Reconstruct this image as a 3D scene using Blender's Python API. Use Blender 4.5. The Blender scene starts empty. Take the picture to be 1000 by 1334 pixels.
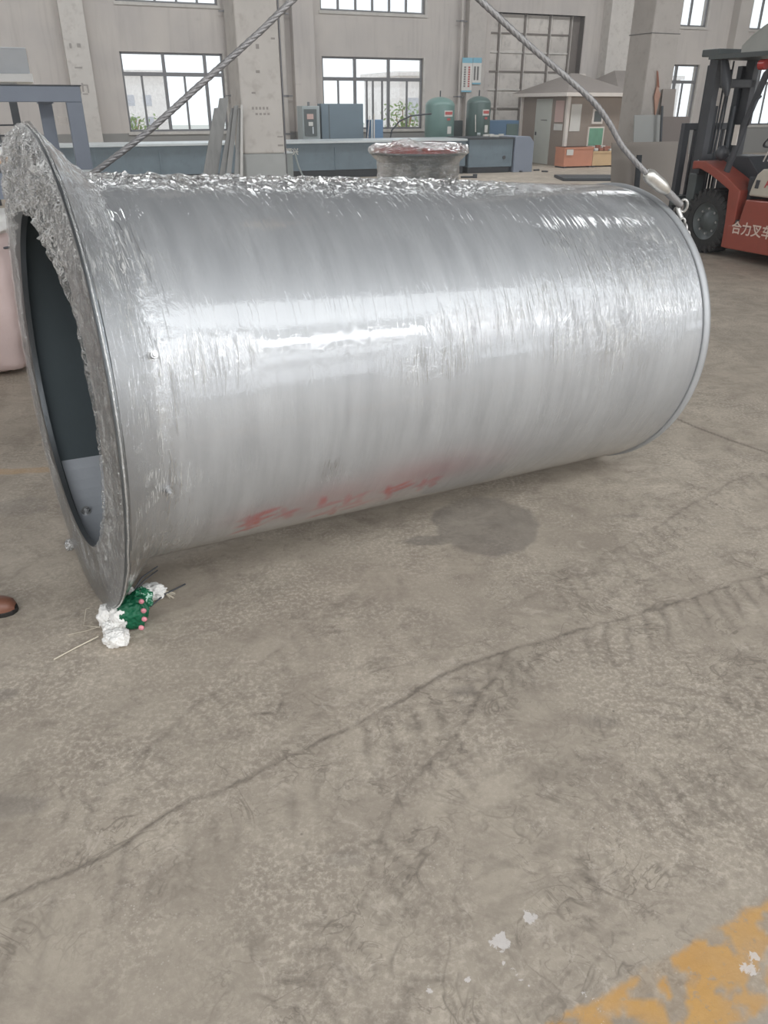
import bpy, bmesh, math, random
import numpy as np
from mathutils import Vector, Matrix, noise
random.seed(7); rng = np.random.default_rng(7)
SC = bpy.context.scene; COL = SC.collection
# ------------------------------------------------------------------ camera
H = 1.7; FPX = 1000.0; TH = math.atan(529/1000)
cd = bpy.data.cameras.new('camera'); cam = bpy.data.objects.new('camera', cd); COL.objects.link(cam)
cd.sensor_fit = 'VERTICAL'; cd.sensor_height = 36; cd.lens = FPX/1334*36; cd.clip_end = 300
cam.location = (0, 0, H); cam.rotation_euler = (math.pi/2-TH, 0, 0); SC.camera = cam
# ------------------------------------------------------------------ hall frame (u along the back wall, v towards it)
AZ = 0.397; CU, SU = math.cos(AZ), math.sin(AZ)
def W(u, v, z=0): return Vector((u*CU-v*SU, u*SU+v*CU, z))
def toUV(p): return (p[0]*CU+p[1]*SU, -p[0]*SU+p[1]*CU)
# ------------------------------------------------------------------ world, lights, exposure
world = bpy.data.worlds.new('overcast'); SC.world = world; world.use_nodes = True
bg = world.node_tree.nodes['Background']; bg.inputs[0].default_value = (.93, .96, 1, 1); bg.inputs[1].default_value = 2.1
def area(name, u, v, z, su, sv, power, direction, col=(.97, .985, 1)):
    ld = bpy.data.lights.new(name, 'AREA'); ld.shape = 'RECTANGLE'; ld.size = su; ld.size_y = sv
    ld.energy = power; ld.color = col
    o = bpy.data.objects.new(name, ld); COL.objects.link(o); o.location = W(u, v, z)
    d = W(*direction); x = W(1, 0, 0) if abs(direction[0]) < .5 else W(0, 1, 0); zz = -d.normalized(); y = zz.cross(x).normalized(); x = y.cross(zz)
    o.rotation_euler = Matrix((x, y, zz)).transposed().to_euler()
    return o
U0_ = -22; REAR_V = -9.0; ROOF_Z = 9.0; BACK_V = 26.3
area('daylight_high_windows', 9, REAR_V+.15, 6.85, 40, .7, 2300, (0, 1, 0))
area('daylight_mid_windows', 9, REAR_V+.15, 4.6, 40, 1.3, 260, (0, 1, 0))
area('daylight_low_windows', 9, REAR_V+.15, 2.0, 40, 1.9, 180, (0, 1, 0))
area('skylight_near', 6, -5.6, ROOF_Z-.1, 44, 5.0, 2000, (0, 0, -1))
area('daylight_left_windows', U0_+.15, 6, 4.0, 22, 3.0, 500, (1, 0, 0))
area('skylight_far', 6, 19, ROOF_Z-.1, 44, 1.6, 2700, (0, 0, -1))
SC.view_settings.view_transform = 'Standard'; SC.view_settings.look = 'None'
SC.view_settings.gamma = 1; SC.view_settings.use_curve_mapping = False
SC.view_settings.exposure = -0.52
SC.cycles.use_denoising = True; SC.cycles.max_bounces = 8; SC.cycles.diffuse_bounces = 4
SC.cycles.transparent_max_bounces = 16; SC.cycles.sample_clamp_indirect = 6
SC.cycles.caustics_reflective = False; SC.cycles.caustics_refractive = False
# ------------------------------------------------------------------ pixel -> place helpers (planning frame 1000x1334)
ct, st = math.cos(TH), math.sin(TH)
def ray(x, y):
    a = (x-500)/FPX; b = (667-y)/FPX
    return Vector((a, ct+b*st, -st+b*ct))
def onF(x, y, z=0):
    r = ray(x, y); return Vector((0, 0, H))+r*((z-H)/r.z)
def onV(x, y, V):
    r = ray(x, y); n = W(0, 1, 0); P = Vector((0, 0, H))+r*(V/r.dot(n)); u, v = toUV(P); return u, P.z
def onU(x, y, U):
    r = ray(x, y); P = Vector((0, 0, H))+r*(U/r.dot(W(1, 0, 0))); u, v = toUV(P); return v, P.z
def atY(x, y, d):
    r = ray(x, y); return Vector((0, 0, H))+r*(d/r.y)
# ------------------------------------------------------------------ materials
def lin(c):
    c = c/255.; return c/12.92 if c <= .04045 else ((c+.055)/1.055)**2.4
def rgb(r, g, b): return (lin(r), lin(g), lin(b), 1)
class NT:
    def __init__(s, name):
        s.m = bpy.data.materials.new(name); s.m.use_nodes = True; s.t = s.m.node_tree; s.t.nodes.clear()
        s.out = s.n('ShaderNodeOutputMaterial')
    def n(s, k, **kw):
        o = s.t.nodes.new(k)
        for a, b in kw.items(): setattr(o, a, b)
        return o
    def l(s, a, b): s.t.links.new(a, b)
    def setv(s, sock, v):
        if hasattr(v, 'is_output') or isinstance(v, bpy.types.NodeSocket): s.l(v, sock)
        else: sock.default_value = v
    def noise(s, vec, scale, detail=4, rough=.55, dist=0):
        o = s.n('ShaderNodeTexNoise'); o.inputs['Scale'].default_value = scale; o.inputs['Detail'].default_value = detail
        o.inputs['Roughness'].default_value = rough; o.inputs['Distortion'].default_value = dist
        if vec is not None: s.l(vec, o.inputs['Vector'])
        return o.outputs['Fac']
    def map(s, vec, sc=(1, 1, 1), rot=(0, 0, 0)):
        o = s.n('ShaderNodeMapping'); o.inputs['Scale'].default_value = sc; o.inputs['Rotation'].default_value = rot
        s.l(vec, o.inputs['Vector']); return o.outputs['Vector']
    def mix(s, f, a, b, mode='MIX'):
        o = s.n('ShaderNodeMix', data_type='RGBA', blend_type=mode)
        s.setv(o.inputs[0], f); s.setv(o.inputs[6], a); s.setv(o.inputs[7], b); return o.outputs[2]
    def math(s, op, a, b=0, c=0, clamp=False):
        o = s.n('ShaderNodeMath', operation=op, use_clamp=clamp)
        for i, x in enumerate((a, b, c)): s.setv(o.inputs[i], x)
        return o.outputs[0]
    def ramp(s, f, a, b, lo=0., hi=1.):
        o = s.n('ShaderNodeMapRange', clamp=True)
        s.setv(o.inputs[0], f); o.inputs[1].default_value = a; o.inputs[2].default_value = b
        o.inputs[3].default_value = lo; o.inputs[4].default_value = hi; return o.outputs[0]
    def bump(s, h, strength=.3, dist=.01):
        o = s.n('ShaderNodeBump'); s.setv(o.inputs['Height'], h); s.setv(o.inputs['Strength'], strength)
        o.inputs['Distance'].default_value = dist; return o.outputs['Normal']
    def attr(s, name):
        o = s.n('ShaderNodeAttribute', attribute_name=name); return o.outputs['Fac']
    def obj(s): return s.n('ShaderNodeTexCoord').outputs['Object']
    def bsdf(s, col, rough=.6, metal=0., normal=None, coat=0, coat_r=.1, spec=.5):
        b = s.n('ShaderNodeBsdfPrincipled')
        s.setv(b.inputs['Base Color'], col); s.setv(b.inputs['Roughness'], rough); s.setv(b.inputs['Metallic'], metal)
        b.inputs['Coat Weight'].default_value = coat; b.inputs['Coat Roughness'].default_value = coat_r
        b.inputs['Specular IOR Level'].default_value = spec
        if normal is not None: s.l(normal, b.inputs['Normal'])
        s.l(b.outputs[0], s.out.inputs[0]); return b
def pm(name, c, rough=.6, metal=0., var=.12, scale=6, bump=.1, bscale=60, coat=0, stretch=(1, 1, 1), dirt=None):
    t = NT(name); o = t.obj(); v = t.map(o, stretch)
    f = t.ramp(t.noise(v, scale, 5), .3, .7)
    a = tuple(x*(1-var) for x in c[:3])+(1,); b = tuple(min(1, x*(1+var)) for x in c[:3])+(1,)
    col = t.mix(f, a, b)
    if dirt: col = t.mix(t.ramp(t.noise(v, scale*2.7, 6, .65), .52, .7, 0, dirt[1]), col, dirt[0])
    nr = t.bump(t.noise(o, bscale, 4), bump, .01) if bump else None
    t.bsdf(col, rough, metal, nr, coat); return t.m
M = {}
M['plaster'] = pm('plaster', rgb(190, 184, 178), .9, var=.1, scale=1.2, bscale=25)
M['roof'] = pm('roof_sheet', rgb(112, 114, 118), .7, var=.05)
M['concrete'] = pm('column_concrete', rgb(205, 200, 194), .85, var=.05, scale=3, bump=.15, dirt=(rgb(150, 140, 132), .35))
M['concrete_dim'] = pm('column_concrete_grey', rgb(186, 180, 174), .85, var=.06, scale=3, bump=.15, dirt=(rgb(140, 130, 124), .3))
M['basepaint'] = pm('column_base_paint', rgb(172, 174, 172), .6, var=.05, scale=5)
M['frame_metal'] = pm('window_frame_metal', rgb(122, 122, 124), .45, .3, var=.06, bump=0)
M['frame_light'] = pm('window_reveal', rgb(196, 192, 186), .7, bump=0)
M['blue_steel'] = pm('blue_grey_painted_steel', rgb(118, 134, 144), .45, var=.08, scale=2, dirt=(rgb(84, 92, 98), .3))
M['blue_frame'] = pm('slate_blue_frame_paint', rgb(138, 147, 162), .45, var=.05, scale=2)
M['pale_steel'] = pm('pale_planed_steel', rgb(205, 212, 214), .35, .3, var=.05)
M['dark_steel'] = pm('dark_oily_steel', rgb(72, 76, 80), .5, .2)
M['black'] = pm('black_paint', rgb(76, 78, 82), .45, var=.1)
M['rubber'] = pm('tyre_rubber', rgb(56, 56, 56), .8, var=.12, scale=10, dirt=(rgb(100, 96, 90), .4))
M['red_paint'] = pm('forklift_red_paint', rgb(160, 80, 66), .4, var=.08, scale=3, dirt=(rgb(140, 82, 66), .35), coat=.3)
M['cream'] = pm('cream_paint', rgb(205, 198, 184), .45, var=.04, scale=4)
M['white_ink'] = pm('white_lettering', rgb(228, 205, 192), .5, bump=0, var=.03)
M['red_ink'] = pm('red_lettering', rgb(200, 90, 92), .5, bump=0, var=.05)
M['red_lamp'] = pm('red_lamp_plastic', rgb(190, 70, 66), .25, bump=0)
M['sheet'] = pm('galvanised_sheet', rgb(150, 142, 136), .5, .25, var=.06, scale=1.5, bump=.05)
M['sheet4'] = pm('brownish_dark_sheet', rgb(124, 115, 110), .5, .25, var=.05, scale=1.5, bump=.05)
M['sheet3'] = pm('dull_brown_grey_sheet', rgb(150, 142, 134), .5, .25, var=.05, scale=1.5, bump=.05)
M['sheet2'] = pm('galvanised_sheet_light', rgb(160, 161, 158), .5, .25, var=.05, scale=1.5, bump=.05)
M['strip'] = pm('steel_strip_grey', rgb(142, 142, 140), .5, .3, var=.18, scale=4, stretch=(1, 1, .3), dirt=(rgb(104, 106, 106), .6))
M['strip_lt'] = pm('steel_strip_pale', rgb(190, 188, 184), .45, .2, var=.06)
M['green_tank'] = pm('teal_tank_paint', rgb(116, 144, 138), .35, var=.08, scale=3)
M['dkgreen_tank'] = pm('dark_green_tank_paint', rgb(88, 106, 102), .35, var=.08, scale=3)
M['blue_cab'] = pm('blue_cabinet_paint', rgb(84, 112, 138), .45, var=.08, scale=3)
M['blue_small'] = pm('small_blue_paint', rgb(112, 144, 176), .4, var=.05)
M['grey_cab'] = pm('grey_cabinet_paint', rgb(160, 168, 168), .45, var=.05)
M['panel_dark'] = pm('dark_front_panel', rgb(92, 98, 98), .4, var=.05)
M['slate_panel'] = pm('slate_machine_paint', rgb(112, 128, 138), .4, var=.06, scale=2)
M['paper'] = pm('paper', rgb(214, 212, 206), .7, bump=0, var=.04)
M['paper_pink'] = pm('pink_paper', rgb(205, 176, 168), .7, bump=0, var=.04)
M['paper_blue'] = pm('blue_header_print', rgb(128, 180, 198), .7, bump=0, var=.04)
M['ink'] = pm('grey_ink', rgb(120, 118, 116), .7, bump=0)
M['stamp_grey'] = pm('faded_stamp_grey', rgb(158, 152, 147), .7, bump=0)
M['ink_red'] = pm('red_ink_print', rgb(186, 96, 92), .7, bump=0)
M['booth'] = pm('booth_panel_taupe', rgb(150, 137, 126), .6, var=.05, scale=2)
M['booth_roof'] = pm('booth_roof_felt', rgb(138, 130, 124), .8, var=.06, scale=3)
M['white_trim'] = pm('white_trim_paint', rgb(222, 214, 206), .5, bump=0, var=.03)
M['door_white'] = pm('pale_door_paint', rgb(196, 198, 190), .5, var=.04)
M['green_board'] = pm('green_board', rgb(110, 160, 134), .5, bump=0)
M['orange_crate'] = pm('orange_crate_board', rgb(204, 142, 116), .7, var=.08, scale=4)
M['tan_crate'] = pm('tan_crate_board', rgb(214, 184, 144), .7, var=.08, scale=4)
M['wood'] = pm('raw_plank', rgb(206, 172, 138), .7, var=.1, scale=5, stretch=(.2, 1, 1))
M['brown_scrap'] = pm('brown_scrap', rgb(160, 106, 88), .7, var=.25, scale=8)
M['cardboard'] = pm('torn_cardboard', rgb(196, 156, 138), .8, var=.1)
M['bag'] = pm('pinkish_bag_weave', rgb(196, 176, 172), .75, var=.07, scale=3, bump=.3, bscale=14)
M['white_cloth'] = pm('white_rag', rgb(232, 230, 226), .8, var=.05, scale=20, bump=.5, bscale=60)
M['green_cloth'] = pm('green_printed_cloth', rgb(10, 92, 62), .55, var=.2, scale=14, bump=.4, bscale=50)
t = NT('green_white_mottled_cloth'); o = t.obj(); t.bsdf(t.mix(t.ramp(t.noise(o, 30, 3, .6, 1.5), .52, .56), rgb(14, 110, 74), rgb(190, 220, 205)), .6, 0, t.bump(t.noise(o, 50, 4), .4, .01)); M['green_mottled'] = t.m
M['pink_print'] = pm('pink_flower_print', rgb(214, 140, 150), .6, bump=0)
M['straw'] = pm('pale_straw', rgb(205, 196, 178), .6, bump=0)
M['leather'] = pm('brown_leather', rgb(122, 82, 66), .45, var=.12, scale=10)
M['sole'] = pm('black_sole', rgb(38, 36, 34), .7)
M['rope'] = pm('worn_wire_rope', rgb(150, 148, 148), .5, .5, var=.12, scale=30, bump=.3, bscale=200)
M['ferrule'] = pm('pressed_ferrule', rgb(205, 202, 196), .35, .7, var=.12, scale=40)
M['chain'] = pm('galvanised_chain', rgb(190, 188, 184), .4, .7, var=.2, scale=40)
M['steel_bolt'] = pm('bolt_steel', rgb(190, 190, 190), .35, .6, bump=0)
M['leaf'] = pm('shrub_leaf', rgb(150, 176, 110), .7, var=.2)
M['far_building'] = pm('pale_building_render', rgb(240, 234, 232), .9, bump=0)
M['far_window'] = pm('distant_dark_glass', rgb(196, 196, 204), .5, bump=0)
M['outside_ground'] = pm('outside_ground', rgb(200, 200, 194), .95, bump=0)
M['door_panel'] = pm('sliding_door_sheet', rgb(205, 199, 192), .6, .1, var=.12, scale=1.3, bump=.05, dirt=(rgb(132, 126, 120), .5))
M['door_rail'] = pm('sliding_door_rail', rgb(206, 202, 196), .5, .1, bump=0)
M['rail_dark'] = pm('sliding_door_dark_joint', rgb(120, 112, 106), .6, bump=0)
M['hose'] = pm('black_hose', rgb(62, 66, 70), .5, bump=0)
M['ac_grey'] = pm('machine_housing_grey', rgb(200, 204, 208), .6, var=.03, bump=0)
M['ac_white'] = pm('machine_skirt_white', rgb(246, 246, 244), .6, var=.03, bump=0)
M['canopy'] = pm('canopy_sheet_grey', rgb(176, 178, 174), .35, var=.04, bump=0)
M['inner_dark'] = pm('tank_dark_lining', rgb(112, 122, 126), .5, .0, var=.08, scale=2, bump=.05)
M['liner'] = pm('tank_liner_plate', rgb(190, 194, 200), .4, .3, var=.05, scale=4, bump=.05)

def glass():
    t = NT('window_glass'); tr = t.n('ShaderNodeBsdfTransparent'); tr.inputs[0].default_value = (.96, .98, .98, 1)
    g = t.n('ShaderNodeBsdfGlossy'); g.inputs['Roughness'].default_value = .03
    fr = t.n('ShaderNodeLayerWeight'); fr.inputs[0].default_value = .5
    mx = t.n('ShaderNodeMixShader'); t.l(t.math('MULTIPLY_ADD', t.math('POWER', fr.outputs[1], 4), .5, .03), mx.inputs[0]); t.l(tr.outputs[0], mx.inputs[1]); t.l(g.outputs[0], mx.inputs[2])
    t.l(mx.outputs[0], t.out.inputs[0]); return t.m
M['glass'] = glass()
def film(name, base=.05, milk=.1, rough=.1, bump_nodes=None, attr=None, k=1.6, milk_a=.5, gloss_a=.0, milk_tex=None, col=(.95, .95, .93, 1)):
    """thin stretch film: transparent sheet with a glossy skin, cloudier where it is crumpled (attribute); milk_tex paints white crease glints"""
    t = NT(name); o = t.obj()
    nr = bump_nodes(t, o) if bump_nodes else None
    tr = t.n('ShaderNodeBsdfTransparent'); tr.inputs[0].default_value = (.97, .97, .97, 1)
    g = t.n('ShaderNodeBsdfGlossy'); g.inputs['Roughness'].default_value = rough; g.inputs['Color'].default_value = (1, 1, 1, 1)
    d = t.n('ShaderNodeBsdfDiffuse'); d.inputs[0].default_value = col
    tl = t.n('ShaderNodeBsdfTranslucent'); tl.inputs[0].default_value = col
    fr = t.n('ShaderNodeLayerWeight'); fr.inputs[0].default_value = .5
    if nr is not None:
        for x in (g, fr): t.l(nr, x.inputs['Normal'])
    dm = t.n('ShaderNodeMixShader'); dm.inputs[0].default_value = .4; t.l(d.outputs[0], dm.inputs[1]); t.l(tl.outputs[0], dm.inputs[2])
    m1 = t.n('ShaderNodeMixShader')
    if attr:
        am = t.attr(attr)
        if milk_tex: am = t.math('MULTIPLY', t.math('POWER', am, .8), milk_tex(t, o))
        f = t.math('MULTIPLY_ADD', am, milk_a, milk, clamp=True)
    else: f = t.math('ADD', milk, 0)
    t.l(f, m1.inputs[0]); t.l(tr.outputs[0], m1.inputs[1]); t.l(dm.outputs[0], m1.inputs[2])
    m2 = t.n('ShaderNodeMixShader'); gf = t.math('MULTIPLY_ADD', t.math('MULTIPLY_ADD', t.math('POWER', fr.outputs[1], 4.5), .8, .05), k, t.math('MULTIPLY', t.attr(attr), gloss_a) if attr else base, clamp=True)
    t.l(gf, m2.inputs[0]); t.l(m1.outputs[0], m2.inputs[1]); t.l(g.outputs[0], m2.inputs[2])
    t.l(m2.outputs[0], t.out.inputs[0]); return t.m
def crease_glint_lines(t, o):  # milky white lines: film whitening plus glints painted into the colour
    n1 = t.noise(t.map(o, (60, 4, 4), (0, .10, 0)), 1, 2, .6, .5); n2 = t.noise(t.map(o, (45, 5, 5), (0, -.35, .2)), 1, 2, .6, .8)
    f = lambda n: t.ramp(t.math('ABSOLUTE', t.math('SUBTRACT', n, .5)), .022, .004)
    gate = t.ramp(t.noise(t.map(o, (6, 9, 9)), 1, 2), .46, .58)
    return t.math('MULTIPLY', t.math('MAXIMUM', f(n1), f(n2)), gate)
def crumple_glint_lines(t, o, q=1.0):  # whitened folds; the lines also paint in the sparkle of crumpled film
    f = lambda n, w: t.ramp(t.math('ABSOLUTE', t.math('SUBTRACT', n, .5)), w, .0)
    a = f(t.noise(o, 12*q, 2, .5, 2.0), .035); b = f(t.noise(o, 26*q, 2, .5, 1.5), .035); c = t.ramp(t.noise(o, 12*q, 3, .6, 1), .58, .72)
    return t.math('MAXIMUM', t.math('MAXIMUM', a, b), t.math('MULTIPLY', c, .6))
# ------------------------------------------------------------------ mesh builder
class MB:
    def __init__(s): s.v = []; s.f = []; s.sm = []
    def add(s, vs, fs, smooth=False):
        b = len(s.v); s.v += [tuple(p) for p in vs]; s.f += [tuple(i+b for i in f) for f in fs]; s.sm += [smooth]*len(fs); return s
    def box(s, a, b, M4=None):
        (x0, y0, z0), (x1, y1, z1) = a, b
        p = [Vector(q) for q in ((x0, y0, z0), (x1, y0, z0), (x1, y1, z0), (x0, y1, z0), (x0, y0, z1), (x1, y0, z1), (x1, y1, z1), (x0, y1, z1))]
        if M4: p = [M4 @ q for q in p]
        return s.add(p, [(0, 3, 2, 1), (4, 5, 6, 7), (0, 1, 5, 4), (1, 2, 6, 5), (2, 3, 7, 6), (3, 0, 4, 7)])
    def prism(s, pts, d0, d1, axis='y'):
        n = len(pts)
        def P(a, b, d): return {'y': (a, d, b), 'x': (d, a, b), 'z': (a, b, d)}[axis]
        vs = [P(a, b, d0) for a, b in pts]+[P(a, b, d1) for a, b in pts]
        fs = [tuple(range(n)), tuple(range(2*n-1, n-1, -1))]+[(i, i+n, (i+1) % n+n, (i+1) % n) for i in range(n)]
        return s.add(vs, fs)
    def tube(s, pts, r, n=8, smooth=True, caps=True):
        pts = [Vector(p) for p in pts]; rs = r if isinstance(r, (list, tuple)) else [r]*len(pts)
        rings = []; prev = None
        for i, p in enumerate(pts):
            t = (pts[min(i+1, len(pts)-1)]-pts[max(i-1, 0)]).normalized()
            if prev is None: a = t.orthogonal().normalized()
            else: a = (prev-t*prev.dot(t)).normalized()
            prev = a; b = t.cross(a)
            rings.append([p+(a*math.cos(k*2*math.pi/n)+b*math.sin(k*2*math.pi/n))*rs[i] for k in range(n)])
        vs = [q for R in rings for q in R]; fs = []
        for i in range(len(pts)-1):
            for k in range(n): fs.append((i*n+k, i*n+(k+1) % n, (i+1)*n+(k+1) % n, (i+1)*n+k))
        s.add(vs, fs, smooth)
        if caps: s.add(rings[0], [tuple(range(n-1, -1, -1))]); s.add(rings[-1], [tuple(range(n))])
        return s
    def cyl(s, a, b, r, n=20, smooth=True): return s.tube([a, b], r, n, smooth)
    def lathe(s, prof, n=48, axis='z', smooth=True, o=(0, 0, 0), close=False):
        vs = []; fs = []; m = len(prof)
        for k in range(n):
            c, q = math.cos(k*2*math.pi/n), math.sin(k*2*math.pi/n)
            for r, h in prof:
                p = {'z': (r*c, r*q, h), 'x': (h, r*c, r*q), 'y': (r*q, h, r*c)}[axis]; vs.append((p[0]+o[0], p[1]+o[1], p[2]+o[2]))
        mm = m if close else m-1
        for k in range(n):
            for j in range(mm):
                a = k*m+j; b = k*m+(j+1) % m; c2 = ((k+1) % n)*m+(j+1) % m; d = ((k+1) % n)*m+j
                fs.append((a, b, c2, d))
        return s.add(vs, fs, smooth)
    def build(s, name, mat, parent=None, bevel=0, recalc=True):
        me = bpy.data.meshes.new(name); me.from_pydata(s.v, [], s.f); me.update()
        me.polygons.foreach_set('use_smooth', s.sm)
        if recalc:
            bm = bmesh.new(); bm.from_mesh(me); bmesh.ops.recalc_face_normals(bm, faces=bm.faces); bm.to_mesh(me); bm.free()
        o = bpy.data.objects.new(name, me); COL.objects.link(o)
        me.materials.append(M[mat] if isinstance(mat, str) else mat)
        if parent is not None: o.parent = parent
        if bevel:
            m = o.modifiers.new('bevel', 'BEVEL'); m.width = bevel; m.segments = 2; m.limit_method = 'ANGLE'; m.angle_limit = .7
        return o
def tag(o, label=None, cat=None, group=None, kind=None):
    for k, x in (('label', label), ('category', cat), ('group', group), ('kind', kind)):
        if x: o[k] = x
    return o
def thing(name, loc, label, cat, rz=AZ, group=None, rot=None):
    o = bpy.data.objects.new(name, None); COL.objects.link(o); o.location = loc; o.rotation_euler = rot or (0, 0, rz); o.empty_display_size = .1
    return tag(o, label, cat, group)
def hall(o):     # mesh written in (u, v, z) coordinates -> turn with the hall
    o.rotation_euler = (0, 0, AZ); return o
def struct(name, mb, mat, parent=None, bevel=0):
    o = mb.build(name, mat, parent, bevel); o['kind'] = 'structure'
    if parent is None: hall(o)
    return o
def text_mesh(name, body, size, mat, parent, matrix, ext=.002):
    cu = bpy.data.curves.new(name, 'FONT'); cu.body = body; cu.size = size; cu.extrude = ext; cu.offset = size*.018; cu.align_x = 'LEFT'
    tmp = bpy.data.objects.new(name, cu); COL.objects.link(tmp)
    dg = bpy.context.evaluated_depsgraph_get(); me = bpy.data.meshes.new_from_object(tmp.evaluated_get(dg))
    bpy.data.objects.remove(tmp); me.materials.clear(); me.materials.append(M[mat])
    o = bpy.data.objects.new(name, me); COL.objects.link(o); o.parent = parent; o.matrix_local = matrix; return o
def grid_mesh(name, P, mat, parent=None, attrs=None, smooth=True, closed=False):
    """P: numpy array (n, m, 3)"""
    n, m = P.shape[:2]; me = bpy.data.meshes.new(name)
    idx = np.arange(n*m).reshape(n, m)
    a = idx[:-1]; b = idx[1:]
    if closed: q = np.stack([a, b, np.roll(b, -1, 1), np.roll(a, -1, 1)], -1).reshape(-1, 4)
    else: q = np.stack([a[:, :-1], b[:, :-1], b[:, 1:], a[:, 1:]], -1).reshape(-1, 4)
    me.vertices.add(n*m); me.vertices.foreach_set('co', P.reshape(-1).astype(np.float32))
    me.loops.add(q.size); me.loops.foreach_set('vertex_index', q.reshape(-1).astype(np.int32))
    me.polygons.add(len(q)); me.polygons.foreach_set('loop_start', np.arange(0, q.size, 4, dtype=np.int32))
    me.polygons.foreach_set('loop_total', np.full(len(q), 4, dtype=np.int32))
    me.update(); me.validate()
    me.polygons.foreach_set('use_smooth', [smooth]*len(q))
    for k, x in (attrs or {}).items():
        at = me.attributes.new(k, 'FLOAT', 'POINT'); at.data.foreach_set('value', x.reshape(-1).astype(np.float32))
    o = bpy.data.objects.new(name, me); COL.objects.link(o); me.materials.append(M[mat] if isinstance(mat, str) else mat)
    if parent is not None: o.parent = parent
    return o
# value noise in numpy
_T = rng.random((256, 256))
def vnoise(x, y):
    xi = np.floor(x).astype(int); yi = np.floor(y).astype(int); fx = x-xi; fy = y-yi
    fx = fx*fx*(3-2*fx); fy = fy*fy*(3-2*fy)
    g = lambda a, b: _T[a % 256, b % 256]
    return (g(xi, yi)*(1-fx)+g(xi+1, yi)*fx)*(1-fy)+(g(xi, yi+1)*(1-fx)+g(xi+1, yi+1)*fx)*fy
def fbm(x, y, o=4):
    r = 0; a = .5; t = 0
    for i in range(o): r = r+a*vnoise(x+17.3*i, y+9.1*i); t += a; a *= .5; x = x*2.03; y = y*2.03
    return r/t
def sstep(a, b, x):
    t = np.clip((x-a)/(b-a), 0, 1); return t*t*(3-2*t)
def seg_dist(X, Y, pts):
    """distance to polyline, and arc length / signed side of the nearest point"""
    D = np.full(X.shape, 9.); S = np.zeros(X.shape); G = np.zeros(X.shape); acc = 0
    for (ax_, ay), (bx, by) in zip(pts[:-1], pts[1:]):
        dx, dy = bx-ax_, by-ay; L = math.hypot(dx, dy)
        t = np.clip(((X-ax_)*dx+(Y-ay)*dy)/L/L, 0, 1); px, py = X-ax_-t*dx, Y-ay-t*dy
        d = np.hypot(px, py); m = d < D
        D = np.where(m, d, D); S = np.where(m, acc+t*L, S); G = np.where(m, (px*dy-py*dx)/L, G); acc += L
    return D, S, G

# ================================================================== STRUCTURE
# ---- floor: one sheet, denser where the camera stands; marks are stored as attributes
def axis_pts(lo, a, b, hi, step, coarse):
    return np.concatenate([np.arange(lo, a, coarse), np.arange(a, b, step), np.arange(b, hi+coarse, coarse)])
xs = axis_pts(-32, -2.0, 3.2, 40, .012, 2.0); ys = axis_pts(-24, .7, 5.2, 50, .012, 2.0)
X, Y = np.meshgrid(xs, ys, indexing='ij')
wx = X+.05*(fbm(X*5, Y*5)-.5)+.02*(fbm(X*21+5, Y*21)-.5); wy = Y+.05*(fbm(X*5+40, Y*5+11)-.5)+.02*(fbm(X*21, Y*21+7)-.5)
F2 = lambda L: [tuple(onF(*p)[:2]) for p in L]
crack = np.zeros(X.shape)
def line(px, w=.008, amp=1., wig=True, fade=0):
    global crack
    D, S, G = seg_dist(wx if wig else X, wy if wig else Y, F2(px))
    q = amp*(.55+.45*sstep(.3, .6, vnoise(S*7, S*0+1.7)))*np.exp(-(D/w)**2)
    if fade: q *= sstep(.25, .6, vnoise(S*fade, S*0+3.3)+.1)
    crack = np.maximum(crack, q)
LA = [(-120, 1240), (0, 1180), (170, 1095), (250, 1040), (420, 965), (500, 922), (600, 868), (700, 838), (800, 810), (900, 778), (1000, 745), (1150, 700)]
LB = [(360, 1360), (400, 1290), (430, 1230), (470, 1160), (500, 1090), (545, 1010), (590, 950), (635, 890), (665, 850)]
LC = [(700, 770), (745, 747), (800, 717), (850, 690), (917, 647), (980, 615)]
LD = [(-40, 1010), (30, 1050), (90, 1030), (150, 1010), (210, 960), (250, 920), (330, 870), (420, 800)]
line(LA, .0075, .95); line(LB, .009, .7, fade=3); line(LC, .008, .6, fade=3); line(LD, .01, .4, fade=4)
line([(880, 545), (905, 556), (950, 573), (1000, 590), (1100, 625)], .009, 1.1, False)
line([(560, 1270), (600, 1225), (650, 1190)], .006, .4, fade=6); line([(840, 1020), (905, 1060), (960, 1040)], .006, .5, fade=6)
line([(98, 708), (104, 722), (112, 742), (122, 757), (133, 775), (140, 790)], .006, 1, False)
line([(320, 931), (345, 929), (367, 931)], .004, 1, False); line([(365, 914), (366, 928)], .005, .8, False)
# tyre tread prints: lugs branching off the lines
tread = np.zeros(X.shape)
for L, side, pitch, reach, amp in ((LA, 1, .085, .30, .6), (LB, 1, .075, .2, .55), (LB, -1, .075, .2, .5), (LC, 1, .08, .22, .45), (LD, 1, .09, .22, .3),
        ([(640, 1334), (760, 1130), (860, 990), (960, 890), (1050, 830)], 1, .09, .30, .5), ([(640, 1334), (760, 1130), (860, 990), (960, 890), (1050, 830)], -1, .09, .30, .5)):
    D, S, G = seg_dist(wx, wy, F2(L)); d = np.clip(G*side, 0, 9)
    ph = (S+d*.55+.03*(fbm(X*9, Y*9)-.5))/pitch; w = np.abs(ph-np.round(ph))
    lug = np.exp(-(w/.15)**2)*sstep(reach, reach*.35, d)*(G*side > 0)*sstep(.42, .6, fbm(X*4+9*pitch*100, Y*4+side*3, 3))
    tread = np.maximum(tread, amp*lug*(D < reach*1.2))
streak = sstep(.56, .66, fbm(wx*14+wy*6, wy*30-wx*10, 4))*sstep(.45, .62, fbm(X*3+60, Y*3, 3))*.4
zone = np.zeros(X.shape)
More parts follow.
